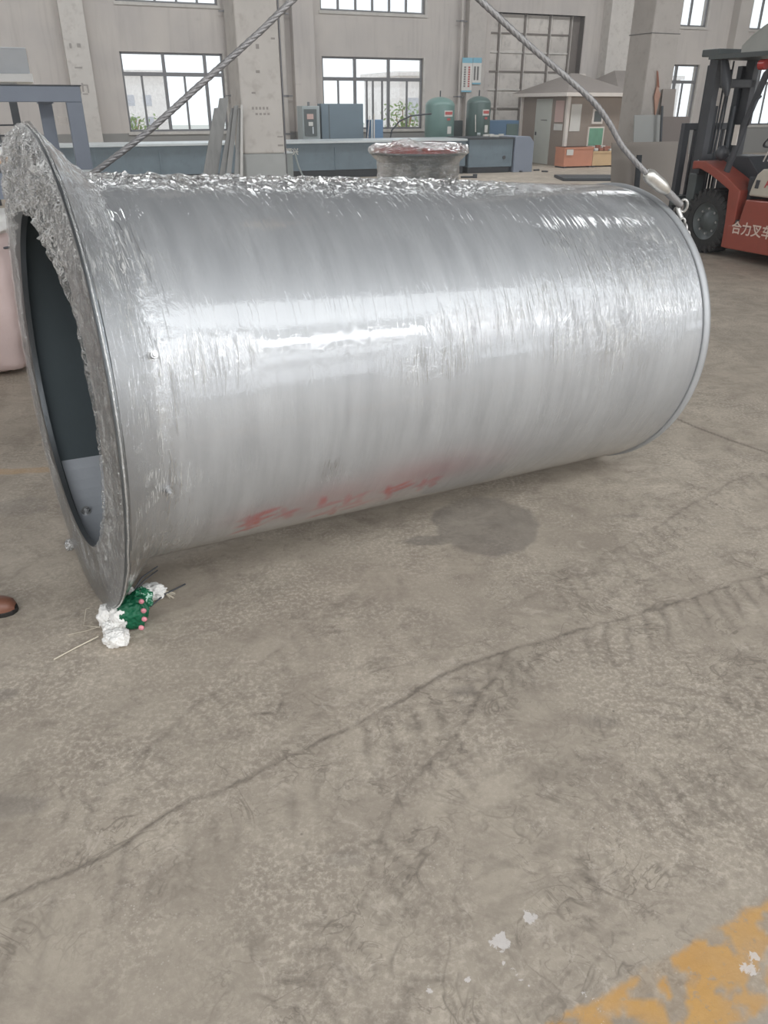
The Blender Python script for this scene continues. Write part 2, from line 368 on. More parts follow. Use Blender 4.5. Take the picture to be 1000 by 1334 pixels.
for L, rch in ((LA, .3), (LB, .3), (LC, .28), ([(640, 1334), (760, 1130), (860, 990), (960, 890), (1050, 830)], .42), (LD, .2)):
    D, S, G = seg_dist(X, Y, F2(L)); zone = np.maximum(zone, sstep(rch, rch*.3, D+.1*(fbm(X*4, Y*4+30, 2)-.5))*(.5 if L is LD else 1))
dark = np.clip(crack+tread+streak*.7, 0, 1)
sx, sy = onF(632, 684)[:2]; stx = (X-sx); sty = (Y-sy)
rr = np.hypot(stx/.235, sty/.30)+.42*(fbm(X*7+3, Y*7+8, 4)-.5)
stain = sstep(1.06, .96, rr)
sx2, sy2 = onF(560, 704)[:2]; stain = np.maximum(stain, sstep(1.04, .9, np.hypot((X-sx2)/.11, (Y-sy2)/.045)+.5*(fbm(X*12, Y*12)-.5)))
stain *= .75+.5*(fbm(X*10, Y*10, 3)-.5)
for (px, py, a, b, k) in ((10, 1050, .1, .05, .55), (30, 660, .14, .1, .45), (5, 905, .05, .03, .6), (605, 900, .05, .03, .45), (650, 650, .03, .015, .6), (815, 672, .09, .02, .4), (450, 1120, .06, .03, .4), (780, 940, .07, .03, .35)):
    q = onF(px, py); stain = np.maximum(stain, k*sstep(1.1, .7, np.hypot((X-q.x)/a, (Y-q.y)/b)+.6*(fbm(X*14, Y*14)-.5)))
# yellow painted lane stripe, worn
ya, yb = onF(715, 1334), onF(1000, 1170); yc = onF(960, 1334)
dx, dy = yb.x-ya.x, yb.y-ya.y; L_ = math.hypot(dx, dy); nx, ny = dy/L_, -dx/L_
dist = (wx-ya.x)*nx+(wy-ya.y)*ny; wd = (yc.x-ya.x)*nx+(yc.y-ya.y)*ny
yel = sstep(-.006, .006, dist)*sstep(wd+.006, wd-.006, dist)
yel *= 1-.9*sstep(.56, .64, fbm(X*16+31, Y*16, 4)); yel *= .75+.25*sstep(.35, .6, fbm(X*6, Y*6+70, 3))
for (p0, p1, w_, k) in (((0, 615), (75, 612), .03, .45), ((920, 452), (990, 446), .03, .4), ((860, 458), (935, 448), .02, .3)):   # old faded stripe bits
    D, S, G = seg_dist(wx, wy, F2([p0, p1])); yel = np.maximum(yel, k*sstep(w_*1.6, w_*.5, D+.03*(fbm(X*12, Y*12)-.5)))
pale = np.zeros(X.shape)
for (px, py, r_) in ((652, 1227, .024), (559, 1290, .010), (610, 1276, .007), (690, 1195, .018), (975, 1262, .018), (982, 1245, .012), (745, 672, .01)):
    q = onF(px, py); pale = np.maximum(pale, np.clip(1-.5*np.hypot(X-q.x, Y-q.y)/max(r_, .009), 0, 1))
D, S, G = seg_dist(wx, wy, F2([(655, 1248), (672, 1256), (684, 1272), (700, 1285)])); pale = np.maximum(pale, .7*np.exp(-(D/.007)**2))
D, S, G = seg_dist(wx, wy, F2([(760, 1290), (778, 1310), (785, 1340)])); pale = np.maximum(pale, .55*np.exp(-(D/.016)**2))
t = NT('workshop_floor'); o = t.obj()
big = t.noise(o, .9, 5, .6); med = t.noise(o, 5, 6, .65, .6); fine = t.noise(o, 60, 6, .7)
col = t.mix(t.ramp(big, .3, .7), rgb(158, 148, 135), rgb(192, 180, 164))
col = t.mix(t.ramp(med, .40, .62, 0, .6), col, rgb(148, 137, 125))
gritty = t.ramp(t.noise(o, 1.6, 4, .6, .5), .42, .60)
col = t.mix(t.math('MULTIPLY', t.ramp(fine, .47, .62, 0, .5), t.math('MULTIPLY_ADD', gritty, .8, .2)), col, rgb(224, 212, 196))
col = t.mix(t.math('MULTIPLY', t.ramp(t.noise(o, 22, 4, .7, 1.0), .54, .66, 0, .45), t.ramp(t.noise(o, 2.1, 3, .6, .4), .45, .6)), col, rgb(124, 115, 105))
vo = t.n('ShaderNodeTexVoronoi'); vo.inputs['Scale'].default_value = 9; t.l(o, vo.inputs['Vector'])
spot = t.math('MULTIPLY', t.ramp(vo.outputs['Distance'], .05, .02), t.ramp(t.noise(o, 3, 2), .5, .56))
col = t.mix(t.math('MULTIPLY', spot, .7), col, rgb(84, 78, 74))
vo2 = t.n('ShaderNodeTexVoronoi'); vo2.inputs['Scale'].default_value = 90; t.l(o, vo2.inputs['Vector'])
pits = t.math('MULTIPLY', t.ramp(vo2.outputs['Distance'], .25, .1), t.ramp(t.noise(o, 2.2, 4, .7), .52, .66))
col = t.mix(t.math('MULTIPLY', pits, .55), col, rgb(228, 220, 208))
vn = t.noise(o, 4.5, 3, .55, 1.4); vein = t.ramp(t.math('ABSOLUTE', t.math('SUBTRACT', vn, .5)), .022, .002)
vn2 = t.noise(o, 9, 3, .6, 1.8); vein = t.math('MAXIMUM', vein, t.math('MULTIPLY', t.ramp(t.math('ABSOLUTE', t.math('SUBTRACT', vn2, .5)), .028, .002), .8))
vein = t.math('MULTIPLY', vein, t.math('MULTIPLY', t.math('MULTIPLY_ADD', t.attr('zone'), .9, .1), t.ramp(t.noise(o, 6, 3, .6), .42, .6)))
col = t.mix(t.math('MULTIPLY', vein, .55), col, rgb(104, 96, 87))
flake = t.math('MULTIPLY', t.ramp(t.noise(o, 13, 6, .75, .8), .56, .64), t.attr('zone'))
col = t.mix(t.math('MULTIPLY', flake, .3), col, rgb(222, 210, 196))
dk = t.math('MULTIPLY', t.attr('dark'), t.ramp(t.noise(o, 45, 4, .7), .25, .6, .45, 1))
col = t.mix(t.math('MULTIPLY', dk, .8), col, rgb(98, 90, 82))
col = t.mix(t.math('MULTIPLY', t.attr('stain'), .62), col, rgb(112, 107, 103))
yl = t.math('MULTIPLY', t.attr('yellow'), t.ramp(t.noise(o, 30, 6, .75), .30, .44))
col = t.mix(t.math('MULTIPLY', yl, .82), col, t.mix(t.ramp(med, .35, .65), rgb(200, 150, 84), rgb(214, 164, 88)))
col = t.mix(t.ramp(t.math('ADD', t.attr('pale'), t.math('MULTIPLY', t.math('SUBTRACT', t.noise(o, 55, 5, .7, .6), .5), 1.5)), .52, .60, 0, .75), col, rgb(222, 216, 212))
hgt = t.math('ADD', t.math('MULTIPLY', fine, .5), t.math('MULTIPLY', med, 1.2)); hgt = t.math('SUBTRACT', hgt, t.math('MULTIPLY', t.attr('dark'), .8))
t.bsdf(col, t.ramp(med, .3, .7, .5, .75), 0, t.bump(hgt, .35, .006), spec=.35)
floor = grid_mesh('floor', np.stack([X, Y, np.zeros(X.shape)], -1), t.m, attrs=dict(dark=dark, stain=stain, yellow=yel, pale=pale, zone=zone))
floor['kind'] = 'structure'
# ---- walls
U0, U1 = -22, 34
def wall_sheet(holes, u0, u1, z1, v0, v1):
    mb = MB(); us = sorted({u0, u1, *[h[0] for h in holes], *[h[1] for h in holes]}); zs = sorted({0, z1, *[h[2] for h in holes], *[h[3] for h in holes]})
    for a, b in zip(us[:-1], us[1:]):
        z = 0; run = None
        for c, d in zip(zs[:-1], zs[1:]):
            inside = any(h[0] <= (a+b)/2 <= h[1] and h[2] <= (c+d)/2 <= h[3] for h in holes)
            if not inside:
                if run is None: run = c
                z = d
            elif run is not None: mb.box((a, v0, run), (b, v1, z)); run = None
        if run is not None: mb.box((a, v0, run), (b, v1, z))
    return mb
t = NT('back_wall_plaster'); o = t.obj(); sp = t.n('ShaderNodeSeparateXYZ'); t.l(o, sp.inputs[0])
c0 = t.mix(t.ramp(t.noise(o, .8, 5), .3, .7), rgb(188, 182, 178), rgb(204, 197, 190))
strk = t.math('MULTIPLY', t.ramp(t.noise(t.map(o, (5, 5, .35)), 1.3, 5, .65), .5, .75, 0, .35), 1)
c0 = t.mix(strk, c0, rgb(146, 140, 136))
c0 = t.mix(t.ramp(t.noise(t.map(o, (1.6, 1, 5)), 1.1, 4, .7), .64, .74, 0, .35), c0, rgb(130, 124, 122))
dado = t.ramp(t.math('ADD', sp.outputs[2], t.math('MULTIPLY', t.noise(o, 4), .03)), .985, 1.005)
c0 = t.mix(dado, rgb(146, 145, 142), c0)
t.bsdf(c0, .9, 0, t.bump(t.noise(o, 20, 5), .2, .01)); M['back_wall'] = t.m
WZ = (1.02, 3.07); WZ2 = (4.25, 6.3)
wins = [(2.88, 5.82), (8.93, 12.42), (20.9, 23.95), (26.05, 29.2), (-3.3, -.3), (-9.5, -6.3), (-15.8, -12.6)]
upp = [(2.96, 5.8), (8.93, 12.45), (20.9, 23.95), (26.05, 29.2), (-3.3, -.3), (14.9, 18.4), (-9.5, -6.3), (-15.8, -12.6)]
DOOR = (14.88, 18.55, 0, 4.44)
wins = [w for w in wins if w[0] > 0]; upp = [w for w in upp if w[0] > 0]
holes = [(a, b, *WZ) for a, b in wins]+[(a, b, 4.27 if a != 14.9 else 5.0, 6.3) for a, b in upp]+[DOOR]
struct('wall_back', wall_sheet(holes, U0, U1, ROOF_Z, BACK_V, BACK_V+.3), 'back_wall')
rear_holes = [(-11, 29, 1.05, 2.95), (-11, 29, 3.95, 5.25), (-11, 29, 6.25, 7.45)]
struct('wall_front', wall_sheet(rear_holes, U0, U1, ROOF_Z, REAR_V-.3, REAR_V), 'plaster')
mb = MB(); mb.box((U0-.3, REAR_V-.3, 0), (U0, BACK_V+.3, 2.4)).box((U0-.3, REAR_V-.3, 5.6), (U0, BACK_V+.3, ROOF_Z)).box((U0-.3, REAR_V-.3, 2.4), (U0, -5.2, 5.6)).box((U0-.3, 17.2, 2.4), (U0, BACK_V+.3, 5.6)); struct('wall_left', mb, 'plaster')
struct('wall_right', MB().box((U1, REAR_V-.3, 0), (U1+.3, BACK_V+.3, ROOF_Z)), 'plaster')
mb = MB()
for a, b in ((REAR_V-.3, -8.1), (-3.1, 18.2), (19.8, BACK_V+.3)): mb.box((U0-.3, a, ROOF_Z), (U1+.3, b, ROOF_Z+.2))
struct('ceiling', mb, 'roof')
mb = MB()
for a, b in ((-8.1, -3.1), (18.2, 19.8)): mb.box((U0, a, ROOF_Z+.05), (U1, b, ROOF_Z+.08))
o = struct('window_9', mb, 'glass'); 
mb = MB()
for k in range(21):
    u = -11+2*k
    for z0, z1 in ((1.05, 2.95), (3.95, 5.25), (6.25, 7.45)): mb.box((u-.03, REAR_V-.15, z0), (u+.03, REAR_V-.09, z1))
struct('window_8', mb, 'frame_metal')
# ---- windows of the back wall
def window(n, u0, u1, z0, z1, trans, muls, lower):
    """trans: transom height; muls: main mullions; lower: thin sash bars below the transom"""
    f = MB(); vb = BACK_V+.10
    def bar(a, b, c, d, w=0): f.box((a, vb-.03-w, c), (b, vb+.03, d))
    fw = .055
    bar(u0, u1, z0, z0+fw); bar(u0, u1, z1-fw, z1); bar(u0, u0+fw, z0, z1); bar(u1-fw, u1, z0, z1)
    root = struct('window_%d' % n, f, 'frame_metal')
    if trans: struct('transom', MB().box((u0, vb-.04, trans-.05), (u1, vb+.03, trans+.05)), 'frame_metal', root)
    for m, w in muls: struct('mullion', MB().box((m-w/2, vb-.045, z0), (m+w/2, vb+.03, z1)), 'frame_metal', root)
    for m in lower: struct('sash_bar', MB().box((m-.03, vb-.02, z0), (m+.03, vb+.02, trans or z1)), 'frame_metal', root)
    edges = [u0+fw]+[m for m, w in muls]+[u1-fw]
    for a, b in zip(edges[:-1], edges[1:]):
        for c, d in (((z0+fw, trans), (trans, z1-fw)) if trans else ((z0+fw, z1-fw),)):
            struct('pane', MB().box((a, vb-.005, c), (b, vb+.001, d)), 'glass', root)
    struct('reveal', MB().box((u1+.001, BACK_V-.02, z0-.03), (u1+.07, BACK_V+.0, z1+.03)).box((u0-.05, BACK_V-.04, z0-.08), (u1+.08, BACK_V+.0, z0-.001)), 'frame_light', root)
    return root
U = lambda x, y: onV(x, y, BACK_V)[0]
m1 = [(U(213, 80), .09), (U(267, 80), .09)]
window(1, 2.88, 5.82, *WZ, 2.52, m1, [U(190, 140), U(245, 140), U(270, 110)])
m2 = [(U(463, 90), .09), (U(507, 90), .09)]
window(2, 8.93, 12.42, *WZ, 2.46, m2, [U(442, 130), U(479, 130), U(487, 130), U(499, 130), U(531, 130)])
window(3, 20.9, 23.95, *WZ, 2.5, [(21.9, .09), (22.95, .09)], [22.4, 23.35])
window(4, 26.05, 29.2, *WZ, 2.5, [(27.1, .09), (28.15, .09)], [27.6])
window(5, 2.96, 5.8, 4.27, 6.3, 0, [(U(x, 2), .06) for x in (173, 202, 230, 257)], [])
window(6, 8.93, 12.45, 4.27, 6.3, 0, [(U(x, 8), .06) for x in (441, 464, 486, 508, 530)], [])
window(7, 20.9, 23.95, 4.27, 6.3, 0, [(22.0, .06), (22.6, .06), (23.2, .06)], [])
window(10, 26.05, 29.2, 4.27, 6.3, 0, [(26.6, .06), (27.4, .06), (28.2, .06)], [])
window(13, 14.9, 18.4, 5.0, 6.3, 0, [(16, .06), (17.2, .06)], [])
# ---- pilasters and pipes on the back wall
def pil(n, u0, u1, d, mat='plaster', z0=0):
    struct('trim_%d' % n, MB().box((u0, BACK_V-d, z0), (u1, BACK_V+.01, ROOF_Z)), mat, bevel=.01)
pil(1, 1.42, 2.06, .30, 'concrete'); [struct('painted_mark', MB().box((u_, BACK_V-.303, z_), (u_+w_, BACK_V-.3, z_+h_)), 'stamp_grey', bpy.data.objects['trim_1']) for u_, z_, w_, h_ in ((1.55, 3.1, .06, .12), (1.75, 3.12, .1, .1), (1.6, 2.62, .2, .04), (1.62, 2.0, .05, .2), (1.70, 2.05, .05, .22), (1.72, 2.2, .15, .03), (1.84, 2.02, .04, .2), (1.7, 1.98, .14, .03))]; pil(2, 6.35, 7.15, .12, 'back_wall'); pil(3, 7.95, 8.62, .28, 'back_wall'); pil(4, 13.9, 14.55, .28, 'concrete_dim')
pil(5, 19.3, 20.25, .45, 'concrete'); pil(6, 25.1, 25.7, .35, 'plaster')
def pipe(u, r, label, vv=BACK_V-.2):
    o = thing('drain_pipe', W(u, vv, 0), label, 'pipe'); MB().cyl((0, 0, 0), (0, 0, ROOF_Z-.05), r, 16).build('pipe', 'plaster', o)
    for z in (.9, 1.95, 4.1, 6.0): MB().cyl((0, 0, z), (0, 0, z+.05), r+.02, 16).box((-r-.14, .02, z+.01), (r+.16, .05, z+.04)).build('clamp', 'frame_metal', o)
pipe(6.08, .16, 'pale round drain pipe with clamps right of the left large window')
pipe(7.62, .10, 'thin pale drain pipe on the wall right of the near pale column')
pipe(13.68, .05, 'very thin grey pipe on the wall right of the middle window')
# conduits on wall between windows
# ---- big sliding door, built of framed sheets
d0, d1, _, dz = DOOR; DV = BACK_V+.22
droot = struct('door_1', MB().box((d0-.1, DV+.04, 0), (d1+.1, DV+.1, dz+.1)), 'rail_dark')
struct('door_reveal', MB().box((d1, BACK_V+.0, 0), (d1+.03, DV+.1, dz)).box((d0, BACK_V+.02, dz), (d1, DV+.1, dz+.03)), 'rail_dark', droot)
cw = 1.02; c_edges = [d0-.06]+[U(653, 60), U(686, 60), U(718, 60), U(745, 60)]
rows = [0, .5, 1.05, 1.62, 2.2, 2.75, 3.32, 3.87, 4.44]
pan = {}
for a, b in zip(c_edges[:-1], c_edges[1:]):
    for c, d in zip(rows[:-1], rows[1:]):
        struct('door_panel', MB().box((a+.03, DV-.01, c+.025), (b-.03, DV+.04, d-.025)).box((a+.12, DV-.022, c+.09), (b-.12, DV-.01, d-.09)), 'door_panel', droot)
for i, c in enumerate(rows[1:-1]): struct('door_rail', MB().box((c_edges[0], DV-.05, c-.022), (c_edges[-1], DV+.03, c+.022)), 'door_rail' if i % 2 else 'rail_dark', droot)
for a in c_edges[1:]: struct('door_stile', MB().box((a-.045, DV-.06, 0), (a+.02, DV+.03, dz)), 'rail_dark', droot); struct('door_stile', MB().box((a+.021, DV-.055, 0), (a+.05, DV+.03, dz)), 'door_rail', droot)
# ---- outside
g = MB().box((-40, BACK_V+.6, -.3), (60, 90, -.05)); o = hall(g.build('outside_ground', 'outside_ground')); o['kind'] = 'structure'
def outbuilding(u0, u1, v, h, label, sp=2.2):
    r = thing('outside_building', W((u0+u1)/2, v, -.05), label, 'building'); w = (u1-u0)/2
    MB().box((-w, 0, 0), (w, 6, h)).box((-w-.2, -.2, h), (w+.2, 6.2, h+.25)).build('wall', 'far_building', r)
    n = int((u1-u0)/sp); q = sp/2.2
    for k in range(n):
        for z in range(max(1, int(h/2.6/q))):
            x = -w+sp/2+k*sp; MB().box((x-.55*q, -.03, q*(.9+z*2.6)), (x+.55*q, 0.02, q*(2.2+z*2.6))).build('window', 'far_window', r)
outbuilding(5.2, 9.2, 60, 3.6, 'pale building with small windows behind the lower left pane of the left large window', 1.1)
outbuilding(22, 44, 50, 3.4, 'low pale pink building seen through the middle window')
def shrub(u, v, h, label, seed):
    r = thing('shrub', W(u, v, -.05), label, 'shrub'); rr = random.Random(seed); mb = MB(); st_ = MB()
    for k in range(9):
        a = rr.uniform(0, 6.28); q = rr.uniform(.1, .5); top = Vector((math.cos(a)*q, math.sin(a)*q, h*rr.uniform(.6, 1)))
        st_.tube([(0, 0, 0), top*.5+Vector((0, 0, .1)), top], .02, 5)
    for k in range(420):
        c = Vector((rr.gauss(0, .38), rr.gauss(0, .38), h*rr.uniform(.25, 1.05))); d = Vector((rr.gauss(0, 1), rr.gauss(0, 1), rr.gauss(0, 1))).normalized(); e = d.orthogonal().normalized()
        mb.add([c, c+d*.07+e*.04, c+d*.16, c+d*.07-e*.04], [(0, 1, 2, 3)])
    st_.build('stem', 'wood', r); mb.build('leaves', 'leaf', r)['kind'] = 'stuff'
shrub(13.2, 29.5, 1.75, 'pale green shrub outside the right pane of the middle window', 3)
shrub(11.2, 31.5, 1.5, 'pale green shrub outside the centre pane of the middle window', 4)
shrub(3.2, 29.5, 1.4, 'green shrub outside the lower left pane of the left large window', 5)

# ---- thin haze volume added to wash out the back of the hall
t = NT('hall_haze'); vs_ = t.n('ShaderNodeVolumeScatter'); vs_.inputs['Density'].default_value = .006; vs_.inputs['Anisotropy'].default_value = .3
t.l(vs_.outputs[0], t.out.inputs['Volume']); M['haze'] = t.m
o = hall(MB().box((U0+.05, 3.0, .02), (U1-.05, BACK_V-.5, ROOF_Z-.2)).build('haze', 'haze')); o['kind'] = 'structure'

# ================================================================== FREE COLUMNS
def ccolumn(u, v, w, label, zb, marks, mat):
    r = thing('concrete_column', W(u+w/2, v+w/2, 0), label, 'column')
    MB().box((-w/2, -w/2, zb), (w/2, w/2, ROOF_Z-.02)).build('shaft', mat, r, bevel=.02)
    MB().box((-w/2-.006, -w/2-.006, 0), (w/2+.006, w/2+.006, zb)).build('painted_base', 'basepaint', r, bevel=.02)
    return r
c1 = ccolumn(2.48, 10.4, .52, 'pale concrete column with grey painted base behind the left part of the drum', 1.17, 1, 'concrete')
for x, z, w, h in [(-.13+.045*k, 1.66, .026, .03) for k in range(5)]+[(-.09+.05*k, 1.60, .03, .024) for k in range(4)]+[(-.03, 2.3, .04, .05), (-.05, 2.05, .05, .03), (-.12, 1.83, .05, .02), (.16, 2.4, .05, .02), (.17, 1.35, .07, .015), (.17, 1.25, .07, .02)]:
    MB().box((x, -.2602, z), (x+w, -.259, z+h)).build('stamp_mark', 'stamp_grey', c1)
MB().cyl((.285, -.2, 0), (.285, -.2, 5), .012, 8).build('conduit', 'frame_metal', c1)
c2 = ccolumn(8.55, 10.45, .50, 'wide grey concrete column behind the leaning metal sheets, left of the forklift', .9, 0, 'concrete_dim')
MB().box((-.256, -.256, 2.62), (.256, .256, 2.632)).build('form_line', 'ink', c2)
# ================================================================== SHEETS LEANING
def sheet(name, u0, u1, zt, v, lean, mat, label, cat, group=None, th=.012, tilt=0, notch=None):
    r = thing(name, W((u0+u1)/2, v-lean, 0.002), label, cat, group=group, rot=(-math.atan2(lean, zt), tilt, AZ)); w = (u1-u0)/2; L = math.hypot(zt, lean)
    pts = [(-w, 0), (w, 0), (w, L), (-w, L)] if not notch else notch(w, L)
    MB().prism(pts, 0, th).build('plate', mat, r); return r
S = lambda x, y, V: onV(x, y, V)
a = S(825, 150, 10.3); b = S(861, 150, 10.3); c = S(863, 150, 10.3); d = S(900, 152, 10.3)
sheet('metal_sheet', a[0], b[0], a[1], 10.28, .28, 'sheet2', 'light grey metal sheet leaning on the wide column, left of the dark gap', 'metal sheet')
sheet('metal_sheet', c[0], d[0], d[1], 10.33, .30, 'sheet4', 'brownish grey metal sheet leaning right of the dark gap, next to the forklift mast', 'metal sheet')
e = S(864, 116, 10.40); f = S(881, 116, 10.40)
sheet('metal_sheet', e[0], f[0], e[1], 10.41, .14, 'sheet', 'tall narrow grey sheet standing above the others against the wide column', 'metal sheet')
a = S(797, 186, 9.95); b = S(882, 190, 9.95)
sheet('metal_sheet', a[0], b[0], a[1], 9.95, .22, 'sheet3', 'lowest wide brownish metal sheet in front of the other leaning sheets', 'metal sheet')
a = S(861, 128, 10.25); sheet('gap_shade_strip', a[0], a[0]+.03, a[1]-.1, 10.21, .29, 'dark_steel', 'thin dark strip added for the shade in the gap between the two upper sheets', 'shade strip', th=.02)  # dark strip stands in for the shade of the gap
a = S(819, 200, 9.9); MBs = sheet('gap_shade_strip', a[0], a[0]+.075, 1.08, 9.7, .1, 'dark_steel', 'dark upright strip added for the dark slot in the lowest wide sheet', 'shade strip', th=.03)  # another dark strip, in place of a dark slot in the sheet
p = S(855, 92, 10.43)
r = thing('torn_card', W(p[0], 10.43, p[1]), 'torn brown and pink cardboard strip taped to the corner of the wide column', 'cardboard')
MB().prism([(0, 0), (.03, -.12), (.09, -.26), (.13, -.3), (.11, -.44), (.09, -.62), (.06, -.48), (.02, -.34), (.04, -.2)], -.012, .004).build('card', 'cardboard', r)
MB().prism([(0, 0), (.02, -.02), (.08, -.22), (.05, -.2)], -.02, -.013).build('tape', 'brown_scrap', r)
# strips left of column 1
strips = [(284, 133, 296, 268, .10, 'strip', 'palest tall grey strip, leftmost of the strips leaning by the pale column'),
          (277, 146, 284, 262, .05, 'strip', 'narrow grey strip with stepped top at the left edge of the leaning strips'),
          (299, 146, 306, 283, .09, 'strip', 'grey strip in the middle of the strips leaning by the pale column'),
          (303, 143, 309, 292, .07, 'strip', 'dark grey narrow strip leaning right of the middle strip'),
          (309, 146, 314, 303, .06, 'strip', 'grey upright strip next to the thin pale strip'),
          (312.2, 142, 315, 311, .03, 'strip_lt', 'thin pale upright strip nearest the pale column')]
for i, (xt, yt, xt2, xb, _, mt, lb) in enumerate(strips):
    V = 10.42-.03*i
    tl = S(xt, yt, V); tr_ = S(xt2, yt, V); bl = S(xb, 232, V); w = max(tr_[0]-tl[0], .03)
    z1 = tl[1]; z0 = bl[1]; k = (tl[0]-bl[0])/(z1-z0); ub = bl[0]-k*z0
    r = thing('steel_strip', W(ub, V-.12, .002), lb, 'steel strip', rot=(-.05, 0, AZ)); zz = z1+.05
    MB().add([(0, 0, 0), (w*1.25, 0, 0), (w+k*zz, 0, zz), (k*zz, 0, zz*.995), (0, .012, 0), (w*1.25, .012, 0), (w+k*zz, .012, zz), (k*zz, .012, zz*.995)],
             [(0, 1, 2, 3), (7, 6, 5, 4), (0, 4, 5, 1), (1, 5, 6, 2), (2, 6, 7, 3), (3, 7, 4, 0)]).build('strip', mt, r)

# ================================================================== LONG BLUE MACHINE BED
BV = 21.0
def bed(name, u0, u1, z, label):
    r = thing(name, W((u0+u1)/2, BV, 0), label, 'machine bed'); w = (u1-u0)/2
    MB().box((-w, 0, .2), (w, 1.3, z-.05)).build('body', 'blue_steel', r)
    MB().box((-w-.02, -.06, z-.05), (w+.02, 1.36, z)).build('top_rail', 'pale_steel', r)
    MB().box((-w, .12, 0), (w, 1.2, .2)).build('plinth', 'dark_steel', r)
    MB().box((-w, -.02, z-.16), (w, 0, z-.1)).build('side_rail', 'blue_steel', r)
    for k in range(int(2*w/1.5)): MB().box((-w+.4+1.5*k, -.03, .2), (-w+.43+1.5*k, 0, z-.16)).build('rib', 'blue_steel', r)
    return r
zt = S(371, 184.5, BV)[1]
b1 = bed('machine_bed', -9.5, 11.28, zt, 'long blue grey steel machine bed with a pale top rail behind the drum')
tm = Matrix.Translation((S(381, 205, BV)[0]-.925-.15, -.035, .60)) @ Matrix.Rotation(math.pi/2, 4, 'X')
text_mesh('lettering', '恒兴', .17, 'paper', b1, tm)
r = thing('machine_bed', W(12.05, BV-.05, 0), 'darker right end of the machine bed without pale rail, beside the booth', 'machine bed')
MB().box((-.68, 0, .16), (.72, 1.35, .87)).build('body', 'blue_steel', r); MB().box((-.69, -.04, .87), (.74, 1.38, .91)).build('top_rail', 'dark_steel', r); MB().box((-.65, .1, 0), (.7, 1.2, .16)).build('plinth', 'dark_steel', r)
MB().cyl((.45, -.02, .4), (.45, 0, .4), .05, 12).build('plug', 'black', r)
a = S(680, 181, BV); b_ = S(703, 181, BV)
r = thing('end_box', W(13.12, BV-.1, 0), 'bluish steel box with sloped corner at the right end of the machine bed', 'box')
MB().prism([(-.3, 0), (.32, 0), (.32, .78), (.18, .93), (-.3, .93)], 0, 1.3).build('body', 'blue_frame', r, bevel=.01)
mb = MB(); rr = random.Random(5)
for k in range(7):
    x, y, z = -.38+.08*k, .2+rr.uniform(-.05, .05), .955+rr.uniform(0, .03); mb.box((x, y, z-.02), (x+rr.uniform(.06, .16), y+.08, z+.03))
s_ = thing('scrap_pieces', W(12.35, BV, 0), 'small white and dark scrap lying on the right end of the machine bed', 'scrap'); mb.build('offcuts', 'paper', s_)
s_.children[0].location.z = -.02
# low grey cabinet in front of the bed
p = S(371, 200, 19.5); q = S(381, 200, 19.5)
r = thing('low_cabinet', W(p[0]-.05, 19.5, 0), 'low pale grey cabinet beside the base of the pale column', 'cabinet')
w = q[0]-p[0]+.05; MB().box((0, 0, 0), (w, .5, p[1])).build('body', 'grey_cab', r, bevel=.01); MB().box((-.01, -.01, p[1]), (w+.01, .51, p[1]+.03)).build('top', 'pale_steel', r)
MB().tube([(w+.05, -.02, p[1]), (w+.12, -.05, .4), (w+.28, -.1, .03)], .02, 6).build('hose', 'grey_cab', r)
# ---- machines behind the bed
CV = 23.2
def boxat(name, x0, y0, x1, V, depth, mat, label, cat, zb=0):
    a = S(x0, y0, V); b = S(x1, y0, V); r = thing(name, W((a[0]+b[0])/2, V, zb), label, cat); w = (b[0]-a[0])/2
    MB().box((-w, 0, 0), (w, depth, a[1]-zb)).build('body', mat, r, bevel=.012); return r, w, a[1]-zb
r, w, h = boxat('control_cabinet', 393, 138, 416, CV, .5, 'grey_cab', 'grey control cabinet with dark window front left of the slate machine panel', 'cabinet')
MB().box((-w+.05, -.02, .95), (w-.1, 0, h-.08)).build('front_panel', 'panel_dark', r)
MB().box((-w+.13, -.03, h-.33), (w-.2, -.02, h-.2)).build('label_plate', 'paper_pink', r); MB().box((-w+.17, -.03, h-.5), (w-.22, -.02, h-.4)).build('display', 'paper', r)
MB().box((.02, -.03, 1.0), (.05, -.02, 1.18), Matrix.Rotation(.0, 4, 'Y')).build('handle', 'pale_steel', r); MB().cyl((0, .2, h), (0, .2, h+.1), .035, 10).build('beacon', 'frame_metal', r)
r, w, h = boxat('slate_machine_panel', 418, 135, 473, CV+.1, .35, 'slate_panel', 'large plain slate grey machine panel under the middle window', 'machine')
MB().box((-w+.22, -.01, .3), (-w+.235, 0, h-.02)).build('seam', 'panel_dark', r)
r, w, h = boxat('blue_box', 483, 156, 499, CV, .4, 'blue_small', 'small blue box under the middle window with pale pipes', 'box')
MB().cyl((-w+.08, -.05, .3), (-w+.08, -.05, h+.15), .02, 8).build('pipe', 'white_trim', r); MB().tube([(-w-.16, -.05, .3), (-w-.12, -.05, .95), (-w-.06, -.05, h+.1)], .012, 6).build('pipe', 'white_trim', r)
MB().box((-w, -.03, .3), (-w+.04, 0, h)).build('edge', 'pale_steel', r)
